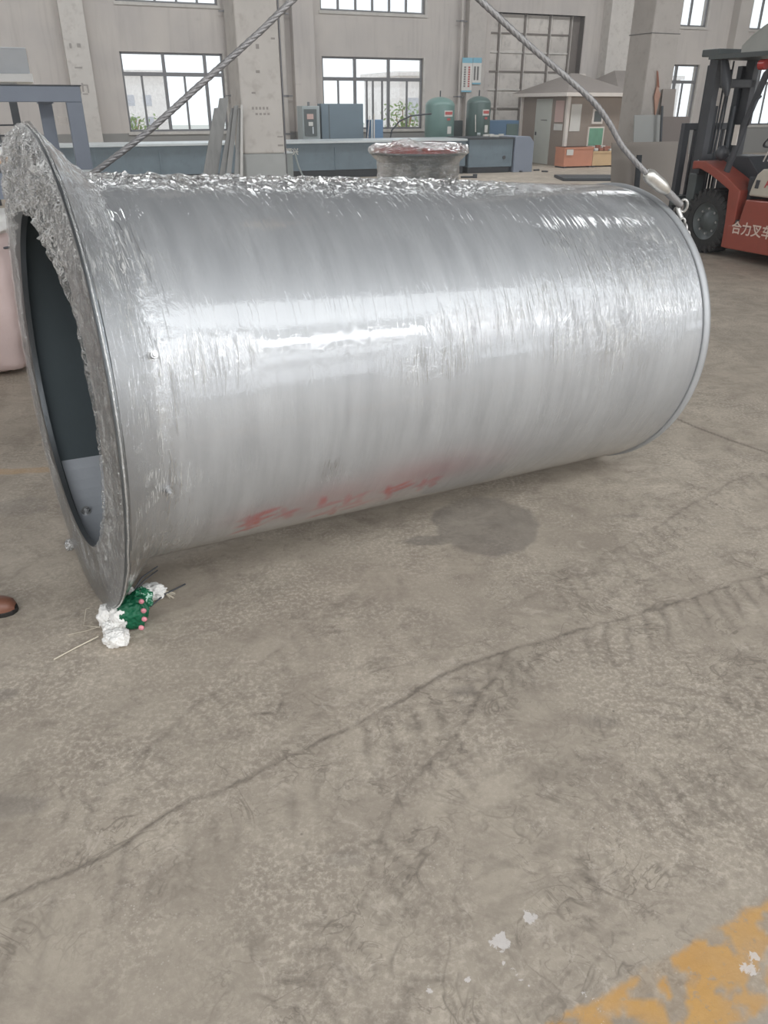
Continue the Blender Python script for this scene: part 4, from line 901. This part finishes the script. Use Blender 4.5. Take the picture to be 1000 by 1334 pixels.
# radius runs from the rim inwards to a ragged free edge; sags across the top of the mouth
top = sstep(1.15, .35, np.abs(TW-.0)); side = sstep(.5, 1.2, np.abs(TW))
inner = RI-.002-.012*(fbm(TT*5, TT*0+1, 3)-.3)-.02*sstep(.95, .1, np.abs(TW-.3))
bot = sstep(2.35, 2.7, np.abs(TW)); inner = inner+.0*bot
rad = (RF+.006)*(1-RR)+inner*RR
cx_, cy_ = rad*np.sin(TT)*9, rad*np.cos(TT)*9
amp = .008+.018*top+.008*(1-bot)
nn = fbm(cx_*1.4+3, cy_*1.4, 3)-.5; ridge = np.abs(fbm(cx_*2.3+30, cy_*2.3+3, 4)-.5)*2
off = -.016-amp*(.25+1.1*ridge+.6*nn)*sstep(0, .12, RR)*(.35+.65*top+.25*sstep(.4, .9, RR))
off = off-.012*top*np.sin(np.clip(RR, 0, 1)*np.pi)
Pc = np.stack([off, -rad*np.sin(TT), rad*np.cos(TT)], -1)
wr = np.clip(.38+.7*top+.5*sstep(.45, .62, fbm(TT*16, RR*4, 3))*sstep(.3, .6, RR)-.3*bot, .05, 1)
M['film_flange'] = film('stretch_film_crumpled', .02, .0, .05, flange_bump, 'wrinkle', k=1.2, milk_a=.95, gloss_a=.14, milk_tex=crumple_glint_lines)
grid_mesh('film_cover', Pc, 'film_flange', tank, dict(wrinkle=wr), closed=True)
# rim roll of film along the flange edge
mb = MB(); n = 300
pts = []
for k in range(n+1):
    a = k*2*math.pi/n; r_ = RF+.003+.002*noise.noise(Vector((a*7, 0, 0))); pts.append((-.004+.003*noise.noise(Vector((a*9, 4, 0))), -r_*math.sin(a), r_*math.cos(a)))
mb.tube(pts, .0035, 6, caps=False).build('film_rim_roll', 'film_cloudy', tank)
# fringe of small torn film tufts on the far side of the flange
# ================================================================== LIFTING SLINGS
hook = atY(500, -115, 3.4)
def strands(pts, r, name, mat, parent, pitch=.11):
    # resample, three twisted strands
    P = [Vector(p) for p in pts]; out = []
    def cr(p0, p1, p2, p3, t_): return .5*((2*p1)+(-p0+p2)*t_+(2*p0-5*p1+4*p2-p3)*t_*t_+(-p0+3*p1-3*p2+p3)*t_**3)
    for i in range(len(P)-1):
        a = P[max(i-1, 0)]; b = P[i]; c = P[i+1]; d = P[min(i+2, len(P)-1)]
        m = max(2, int((c-b).length/.012))
        out += [cr(a, b, c, d, k/m) for k in range(m)]
    out.append(P[-1]); L = 0; mb = MB(); lines = [[], [], [], []]
    for i, p in enumerate(out):
        t_ = (out[min(i+1, len(out)-1)]-out[max(i-1, 0)]).normalized(); a = t_.cross(Vector((0, 1, .2))).normalized(); b = t_.cross(a)
        if i: L += (p-out[i-1]).length
        for j in range(4):
            q = L/pitch*2*math.pi+j*math.pi/2; lines[j].append(p+(a*math.cos(q)+b*math.sin(q))*r*.40)
    for l_ in lines: mb.tube(l_, r*.62, 6)
    return mb.build(name, mat, parent)
r1 = thing('lifting_sling', (0, 0, 0), 'grey wire rope sling rising from behind the drum flange to the upper middle', 'sling', rz=0)
pl = [(118, 228, 3.30), (160, 197, 3.3), (200, 165, 3.31), (260, 111, 3.33), (330, 49, 3.35), (385, -4, 3.37), (450, -68, 3.39), (500, -115, 3.4)]
strands([atY(*p) for p in pl], .0125, 'rope', 'rope', r1)
pp = atY(118, 228, 3.30); MB().tube([pp, pp+Vector((-.02, .05, -.1)), pp+Vector((-.04, .02, -.22))], .02, 8).build('ferrule', 'ferrule', r1)
r2 = thing('lifting_sling', (0, 0, 0), 'curved wire rope sling with pale ferrule hooked to the far rim of the drum', 'sling', rz=0)
pl = [(500, -115, 3.4), (560, -62, 3.43), (625, 0, 3.47), (690, 60, 3.52), (738, 101, 3.57), (772, 132, 3.60), (793, 160, 3.63), (812, 193, 3.66), (845, 229, 3.69)]
strands([atY(*p) for p in pl], .0125, 'rope', 'rope', r2)
f0, f1, f2 = atY(843, 227, 3.69), atY(864, 245, 3.72), atY(886, 267, 3.76)
d_ = (f1-f0).normalized()
MB().tube([f0-d_*.01, f0, f0+d_*.015, f1-d_*.02, f1, f1+d_*.03], [.016, .026, .030, .030, .027, .016], 14).build('ferrule', 'ferrule', r2)
MB().tube([f1, (f1+f2)/2, f2], [.018, .018, .016], 10).build('loop', 'rope', r2)
def ring(c, R, r, axis_, name, mat, parent, squash=1.5):
    a = axis_.orthogonal().normalized(); b = axis_.cross(a).normalized(); up = Vector((0, 0, 1))
    b = (up-axis_*up.dot(axis_)).normalized(); a = b.cross(axis_)
    pts = [c+a*math.cos(k*math.pi/10)*R+b*math.sin(k*math.pi/10)*R*squash for k in range(21)]
    return MB().tube(pts, r, 8, caps=False).build(name, mat, parent)
ring(atY(890, 268, 3.77), .017, .006, Vector((.3, 1, .2)).normalized(), 'shackle', 'chain', r2, 1.6)
cpx = [(881, 276), (884, 283), (888, 290), (892, 298), (894, 307)]
for i, (x, y) in enumerate(cpx): ring(atY(x, y, 3.79-.02*i), .012, .006, Vector((1, .3, .1)).normalized() if i % 2 else Vector((.2, 1, .1)).normalized(), 'chain_link', 'chain', r2, 1.6)
MB().tube([atY(882, 270, 3.77), atY(884, 277, 3.76), atY(887, 284, 3.75)], .012, 8).build('hook', 'chain', r2)
r3 = thing('crane_hook', hook, 'steel crane hook block holding the two wire rope slings above the picture', 'hook', rz=0)
MB().tube([(0, 0, .22), (0, 0, .12), (.06, 0, .08), (.08, 0, .0), (.05, 0, -.06), (-.02, 0, -.075), (-.07, 0, -.03)], [.02, .022, .025, .028, .026, .022, .012], 12).build('hook', 'dark_steel', r3)
MB().box((-.1, -.07, .22), (.1, .07, .5)).build('block', 'tan_crate', r3, bevel=.02)
for x in (-.05, .05): MB().cyl((x, 0, .5), (x, 0, ROOF_Z-hook.z), .007, 6).build('hoist_rope', 'rope', r3)

# ================================================================== FORKLIFT (heads towards the back wall)
FU = 7.8
fk = thing('forklift', W(FU+.58, 7.3, 0), 'red forklift truck with black mast and cream hood at the right edge', 'forklift')
fx = lambda u: u-(FU+.58)
fy = lambda v: v-7.3
def tyre(u0, u1, v, R, name='wheel'):
    w = u1-u0; c = (u0+u1)/2
    mb = MB().lathe([(R*.60, -w/2), (R*.9, -w/2), (R*.97, -w/2+.02), (R, -w/2+.05), (R, w/2-.05), (R*.97, w/2-.02), (R*.9, w/2), (R*.6, w/2)], 48, 'x', smooth=True)
    for k in range(26):
        a = k*2*math.pi/26
        for sgn in (-1, 1):
            Mx = Matrix.Rotation(a+(.06 if sgn > 0 else 0), 4, 'X'); mb.box((min(0, sgn*w/2), -.02, R-.01), (max(0, sgn*w/2), .022, R+.014), Mx @ Matrix.Rotation(sgn*.0, 4, 'Z'))
            mb.box((sgn*w/2-.006, -.018, R*.82), (sgn*w/2+.006, .018, R), Mx)
    o = mb.build(name, 'rubber', fk); o.location = (fx(c), fy(v), R+.014)
    h = MB().lathe([(R*.60, -w/2+.01), (R*.56, -w/2+.02), (R*.5, -w/2+.05), (R*.3, -w/2+.06), (R*.26, -w/2+.02), (.001, -w/2+.015)], 32, 'x').lathe([(R*.6, w/2-.02), (.001, w/2-.03)], 24, 'x').build('rim', 'panel_dark', o)
    for k in range(8): MB().cyl((-w/2+.03, R*.4*math.cos(k*.785), R*.4*math.sin(k*.785)), (-w/2+.065, R*.4*math.cos(k*.785), R*.4*math.sin(k*.785)), .014, 8).build('wheel_nut', 'steel_bolt', o)
    return o
tyre(7.86, 8.12, 8.07, .375); tyre(8.68, 8.94, 8.07, .375); tyre(7.9, 8.08, 6.35, .27); tyre(8.7, 8.88, 6.35, .27)
# body side profile (v, z): from onU at u = 7.8
def side(pts, u0, u1, mat, name, bevel=.012):
    return MB().prism([(fy(v), z) for v, z in pts], fx(u0), fx(u1), 'x').build(name, mat, fk, bevel)
# fender over the front wheel: arched plate
fen = [(8.42, .98), (8.30, 1.0), (8.12, .95), (7.92, .87), (7.74, .79), (7.70, .42), (7.69, .13), (7.60, .13), (7.55, .45), (7.56, .80), (7.80, .93), (8.02, 1.02), (8.22, 1.09), (8.42, 1.08)]
side(fen, 7.82, 8.14, 'red_paint', 'front_fender'); side(fen, 8.66, 8.98, 'red_paint', 'front_fender')
side([(7.62, .13), (5.75, .15), (5.75, .40), (7.62, .40)], 7.80, 8.98, 'red_paint', 'chassis')
side([(7.47, .40), (7.42, .71), (5.9, .74), (5.9, .40)], 7.80, 8.98, 'red_paint', 'side_panel')
side([(7.70, .3), (7.56, .3), (7.46, .42), (7.62, .5)], 7.84, 8.94, 'panel_dark', 'step')
side([(7.44, .75), (7.41, .88), (7.37, .99), (7.30, 1.05), (7.2, 1.06), (6.2, 1.06), (6.1, .75)], 7.84, 8.94, 'cream', 'hood', .02)
side([(7.36, .84), (7.31, .84), (7.30, .93), (7.35, .93)], 7.832, 7.845, 'black', 'hood_latch', 0)
side([(5.95, .2), (5.55, .3), (5.5, .9), (5.7, 1.1), (6.15, 1.12), (6.15, .2)], 7.86, 8.92, 'cream', 'counterweight', .03)
side([(7.7, .5), (7.6, .9), (7.9, 1.15), (8.35, 1.15), (8.35, .5)], 8.2, 8.6, 'black', 'dashboard')
side([(7.3, 1.06), (7.28, 1.2), (6.85, 1.2), (6.8, 1.62), (6.68, 1.64), (6.66, 1.06)], 8.12, 8.66, 'black', 'seat', .03)
side([(7.5, .44), (7.5, .9), (7.58, .95), (7.58, .44)], 7.95, 8.85, 'black', 'footwell_wall')
# mast
for u0 in (8.02, 8.62):
    side([(8.50, .12), (8.64, .12), (8.64, 2.30), (8.50, 2.30)], u0, u0+.09, 'black', 'mast_rail', .006)
    side([(8.64, .2), (8.72, .2), (8.72, 2.15), (8.64, 2.15)], u0+(.05 if u0 < 8.3 else -.05), u0+.09+(.05 if u0 < 8.3 else -.05), 'dark_steel', 'inner_rail', .004)
side([(8.47, 2.24), (8.76, 2.24), (8.76, 2.32), (8.47, 2.32)], 7.98, 8.76, 'panel_dark', 'mast_head', .01)
side([(8.5, 1.0), (8.62, 1.0), (8.62, 1.15), (8.5, 1.15)], 8.05, 8.7, 'black', 'mast_crossbar'); side([(8.5, 1.9), (8.6, 1.9), (8.6, 2.0), (8.5, 2.0)], 8.05, 8.7, 'black', 'mast_crossbar')
for u_ in (8.2, 8.5): MB().cyl((fx(u_), fy(8.6), .2), (fx(u_), fy(8.6), 1.7), .035, 12).build('lift_cylinder', 'dark_steel', fk)
for u_ in (8.3, 8.4): MB().cyl((fx(u_), fy(8.63), .4), (fx(u_), fy(8.63), 2.2), .012, 6).build('lift_chain', 'dark_steel', fk)
MB().tube([(fx(8.25), fy(8.52), .5), (fx(8.22), fy(8.5), 1.2), (fx(8.24), fy(8.5), 1.8), (fx(8.3), fy(8.55), 2.1)], .016, 8).build('hydraulic_hose', 'hose', fk)
# carriage / load backrest beyond the mast
for u_ in (7.99, 8.78): side([(8.86, .32), (8.93, .32), (8.93, 1.5), (8.86, 1.5)], u_, u_+.10, 'black', 'backrest_post', .006)
for u_ in (8.19, 8.36, 8.53, 8.68): side([(8.88, .62), (8.91, .62), (8.91, 1.44), (8.88, 1.44)], u_, u_+.03, 'black', 'backrest_bar', 0)
side([(8.86, 1.42), (8.93, 1.42), (8.93, 1.5), (8.86, 1.5)], 8.09, 8.78, 'black', 'backrest_top', .006)
side([(8.80, .5), (8.90, .5), (8.90, .62), (8.80, .62)], 7.97, 8.88, 'panel_dark', 'carriage_bar'); side([(8.80, .15), (8.90, .15), (8.90, .27), (8.80, .27)], 7.97, 8.88, 'panel_dark', 'carriage_bar')
for u_ in (8.12, 8.62): side([(8.93, .62), (8.97, .62), (8.97, .11), (9.6, .075), (9.6, .06), (8.93, .06)], u_, u_+.11, 'dark_steel', 'fork', 0)
side([(8.46, .42), (8.60, .42), (8.60, .92), (8.46, .92)], 7.96, 8.1, 'panel_dark', 'tilt_box')
# overhead guard: front leg slants, roof
def bar(p, q, w, mat, name):
    MB().tube([(fx(a[0]), fy(a[1]), a[2]) for a in (p, q)], w, 4, smooth=False).build(name, mat, fk)
for u_ in (7.93, 8.85):
    MB().tube([(fx(u_), fy(7.95), .92), (fx(u_), fy(7.78), 1.55), (fx(u_), fy(7.62), 2.02), (fx(u_), fy(7.5), 2.12), (fx(u_), fy(7.2), 2.17), (fx(u_), fy(6.2), 2.15), (fx(u_), fy(5.95), 1.95), (fx(u_), fy(5.85), 1.1)], .042, 6).build('guard_post', 'black', fk)
MB().box((fx(7.875), fy(7.83)-.01, 1.28), (fx(7.89), fy(7.83)+.06, 1.5)).build('sticker', 'white_trim', fk)
for v_ in (7.4, 7.15, 6.9, 6.65, 6.4): MB().box((fx(7.93), fy(v_)-.02, 2.15), (fx(8.85), fy(v_)+.02, 2.18)).build('guard_bar', 'black', fk)
# rain canopy: curved sheet over the guard and over the mast head
n = 14; vs = []
for k in range(n+1):
    a = k/n; v_ = 8.0-1.9*a; z_ = 2.30+.36*math.sin(min(1, a*1.9)*math.pi/2)**.8
    for u_ in (7.86, 8.92):
        for dz_ in (0, .015): vs.append((fx(u_), fy(v_), z_+dz_))
fs = []
for k in range(n):
    b = 4*k; fs += [(b, b+2, b+6, b+4), (b+1, b+5, b+7, b+3), (b, b+4, b+5, b+1), (b+2, b+3, b+7, b+6)]
fs += [(0, 1, 3, 2), (4*n, 4*n+2, 4*n+3, 4*n+1)]
MB().add(vs, fs, False).build('canopy', 'canopy', fk)
vs = []
for k in range(n+1):
    a = k/n; v_ = 8.0-1.9*a; z_ = 2.30+.36*math.sin(min(1, a*1.9)*math.pi/2)**.8
    vs += [(fx(7.865), fy(v_), 2.24), (fx(7.865), fy(v_), z_), (fx(7.88), fy(v_), 2.24), (fx(7.88), fy(v_), z_)]
fs = []
for k in range(n):
    b = 4*k; fs += [(b, b+4, b+5, b+1), (b+2, b+3, b+7, b+6), (b, b+2, b+6, b+4)]
MB().add(vs, fs, False).build('canopy_side', 'canopy', fk)
MB().box((fx(7.86), fy(6.1), 2.2), (fx(8.92), fy(8.5), 2.25)).build('guard_roof', 'panel_dark', fk)
MB().cyl((fx(7.95), fy(7.75), 2.12), (fx(7.95), fy(7.66), 2.12), .055, 14).build('signal_lamp', 'red_lamp', fk)
MB().tube([(fx(8.02), fy(8.4), 2.2), (fx(8.02), fy(8.3), 1.95), (fx(8.02), fy(8.25), 1.8)], [.04, .07, .02], 8).build('work_lamp', 'black', fk)
MB().lathe([(.001, 0), (.07, .01), (.09, .05), (.07, .1), (.001, .11)], 16, 'y', o=(fx(7.97), fy(8.05), 1.18)).build('head_lamp', 'black', fk)
MB().tube([(fx(7.9), fy(8.3), 1.0), (fx(7.9), fy(8.42), 1.08)], .01, 6).build('lever', 'pale_steel', fk)
for k in range(3): MB().tube([(fx(8.25+.07*k), fy(7.7), 1.1), (fx(8.25+.07*k), fy(7.62), 1.32)], .009, 6).build('lever', 'white_trim', fk)
MB().lathe([(.15, 0), (.165, .012), (.15, .024), (.135, .012)], 24, 'y', o=(0, 0, 0), close=True).build('steering_wheel', 'black', fk)
sw = [o for o in fk.children if o.name.startswith('steering_wheel')][0]; sw.location = (fx(8.3), fy(7.6), 1.34); sw.rotation_euler = (.9, 0, 0)
MB().tube([(fx(7.9), fy(7.72), 1.5), (fx(7.84), fy(7.66), 1.5), (fx(7.84), fy(7.6), 1.75), (fx(7.9), fy(7.6), 1.8)], .012, 6).build('grab_handle', 'black', fk)
# lettering on the left side: reads from front (left in view) to rear
def side_text(body, v, z, size, mat, name):
    Mx = Matrix(((0, 0, -1, fx(7.797)), (-1, 0, 0, fy(v)), (0, 1, 0, z), (0, 0, 0, 1)))
    return text_mesh(name, body, size, mat, fk, Mx, .001)
side_text('合力叉车', 7.55, .33, .155, 'white_ink', 'lettering')
o = side_text('A', 7.22, .86, .13, 'red_ink', 'logo'); o.location.x = fx(7.836)

# ================================================================== PADDING BUNDLE UNDER THE FLANGE
q = onF(168, 812)
r = thing('cloth_bundle', (q.x, q.y, 0), 'knotted bundle of white rag and green flowered cloth padding the flange on the floor', 'cloth', rz=0)
def at(x, y, z): p = onF(x, y, z)-r.location; return p
blob('green_cloth', r, 'green_cloth', (.066, .055, .062), 3, .16, 2.2, 5, at(171, 797, .058), .1, .22)
blob('green_cloth', r, 'green_mottled', (.044, .036, .040), 4, .25, 2.4, 5, at(184, 780, .075), .1, .3)
for i, (x, y, z, sx_, sy_, sz_, sd) in enumerate([(151, 831, .032, .044, .036, .034, 11), (141, 803, .045, .034, .04, .050, 12), (155, 806, .05, .036, .03, .05, 13), (197, 771, .035, .056, .034, .034, 14), (146, 819, .03, .036, .03, .03, 15), (170, 776, .06, .03, .03, .03, 16)]):
    blob('white_rag', r, 'white_cloth', (sx_, sy_, sz_), sd, .32, 1.7, 5, at(x, y, z), .15, .28)
for (x, y, z) in ((186, 780, .125), (189, 792, .10), (190, 803, .085), (186, 814, .075)):
    p = at(x, y, z); MB().lathe([(.001, -.006), (.009, -.005), (.011, .001), (.001, .006)], 7, 'y', o=p+Vector((-.004, -.008, -.006))).build('flower_print', 'pink_print', r)
mb = MB()
for k in range(14):
    a = random.uniform(-.6, .5); p = at(204, 770, .03); mb.tube([p, p+Vector((.03, .012*a, .0)), p+Vector((.05+.02*random.random(), .04*a, -.02))], .0012, 4)
mb.build('frayed_threads', 'straw', r)['kind'] = 'stuff'
def wire(pts, rad, mat, label, name, cat):
    w = thing(name, pts[0] if 0 else (0, 0, 0), label, cat, rz=0); MB().tube(pts, rad, 6).build('strand', mat, w)
wires = MB()
MB().tube([at(172, 772, .07), at(185, 752, .10), at(205, 738, .09)], .0035, 6).build('black_tie', 'black', r)
MB().tube([at(173, 772, .07), at(188, 756, .085), at(205, 743, .07)], .003, 6).build('black_tie', 'black', r)
MB().tube([at(170, 770, .07), at(180, 770, .08), at(187, 776, .08)], .0035, 6).build('black_tie', 'black', r)
MB().tube([at(196, 790, .03), at(215, 774, .025), at(241, 761, .004)], .0036, 6).build('black_tie', 'black', r)
MB().tube([at(130, 816, .03), at(112, 822, .01), at(88, 827, .004)], .0014, 5).build('pale_tie', 'straw', r)
MB().tube([at(130, 817, .03), at(109, 815, .012), at(112, 793, .04), at(117, 792, .04)], .0014, 5).build('pale_tie', 'straw', r)
MB().tube([at(128, 829, .02), at(100, 843, .008), at(70, 859, .005)], .0028, 6).build('stick', 'straw', r)
# small crumpled film tuft at the left foot of the flange
q = onF(92, 716, .0)
r = thing('film_scrap', (q.x, q.y, 0), 'small crumpled clump of clear film at the left foot of the flange', 'film')
blob('clump', r, 'film_cloudy', (.022, .02, .026), 30, .5, 3, 4, (0, 0, .022), 0, .5)
# shoe at left edge
q = onF(20, 800)
r = thing('shoe', (q.x-.14, q.y+.0, 0), 'toe of a brown leather shoe with black sole at the left edge', 'shoe', rz=math.radians(8))
prof = [(-.14, .030), (-.10, .036), (-.04, .033), (.02, .040), (.07, .046), (.11, .042), (.135, .028), (.145, .008)]
o2 = [(x, y) for x, y in prof]+[(x, -y) for x, y in reversed(prof)]
MB().prism(o2, 0.001, .022, 'z').build('sole', 'sole', r, bevel=.004)
nU, nA = 26, 24; Pm = np.zeros((nU, nA, 3))
for i in range(nU):
    x = -.138+.278*i/(nU-1); w_ = np.interp(x, [p[0] for p in prof], [p[1] for p in prof])*.95; hh = np.interp(x, [-.14, -.05, 0, .05, .1, .13, .142], [.085, .085, .07, .055, .046, .034, .005])
    for j in range(nA):
        a = math.pi*j/(nA-1); Pm[i, j] = (x, w_*math.cos(a), .02+hh*math.sin(a)**.75)
grid_mesh('upper', Pm, 'leather', r)
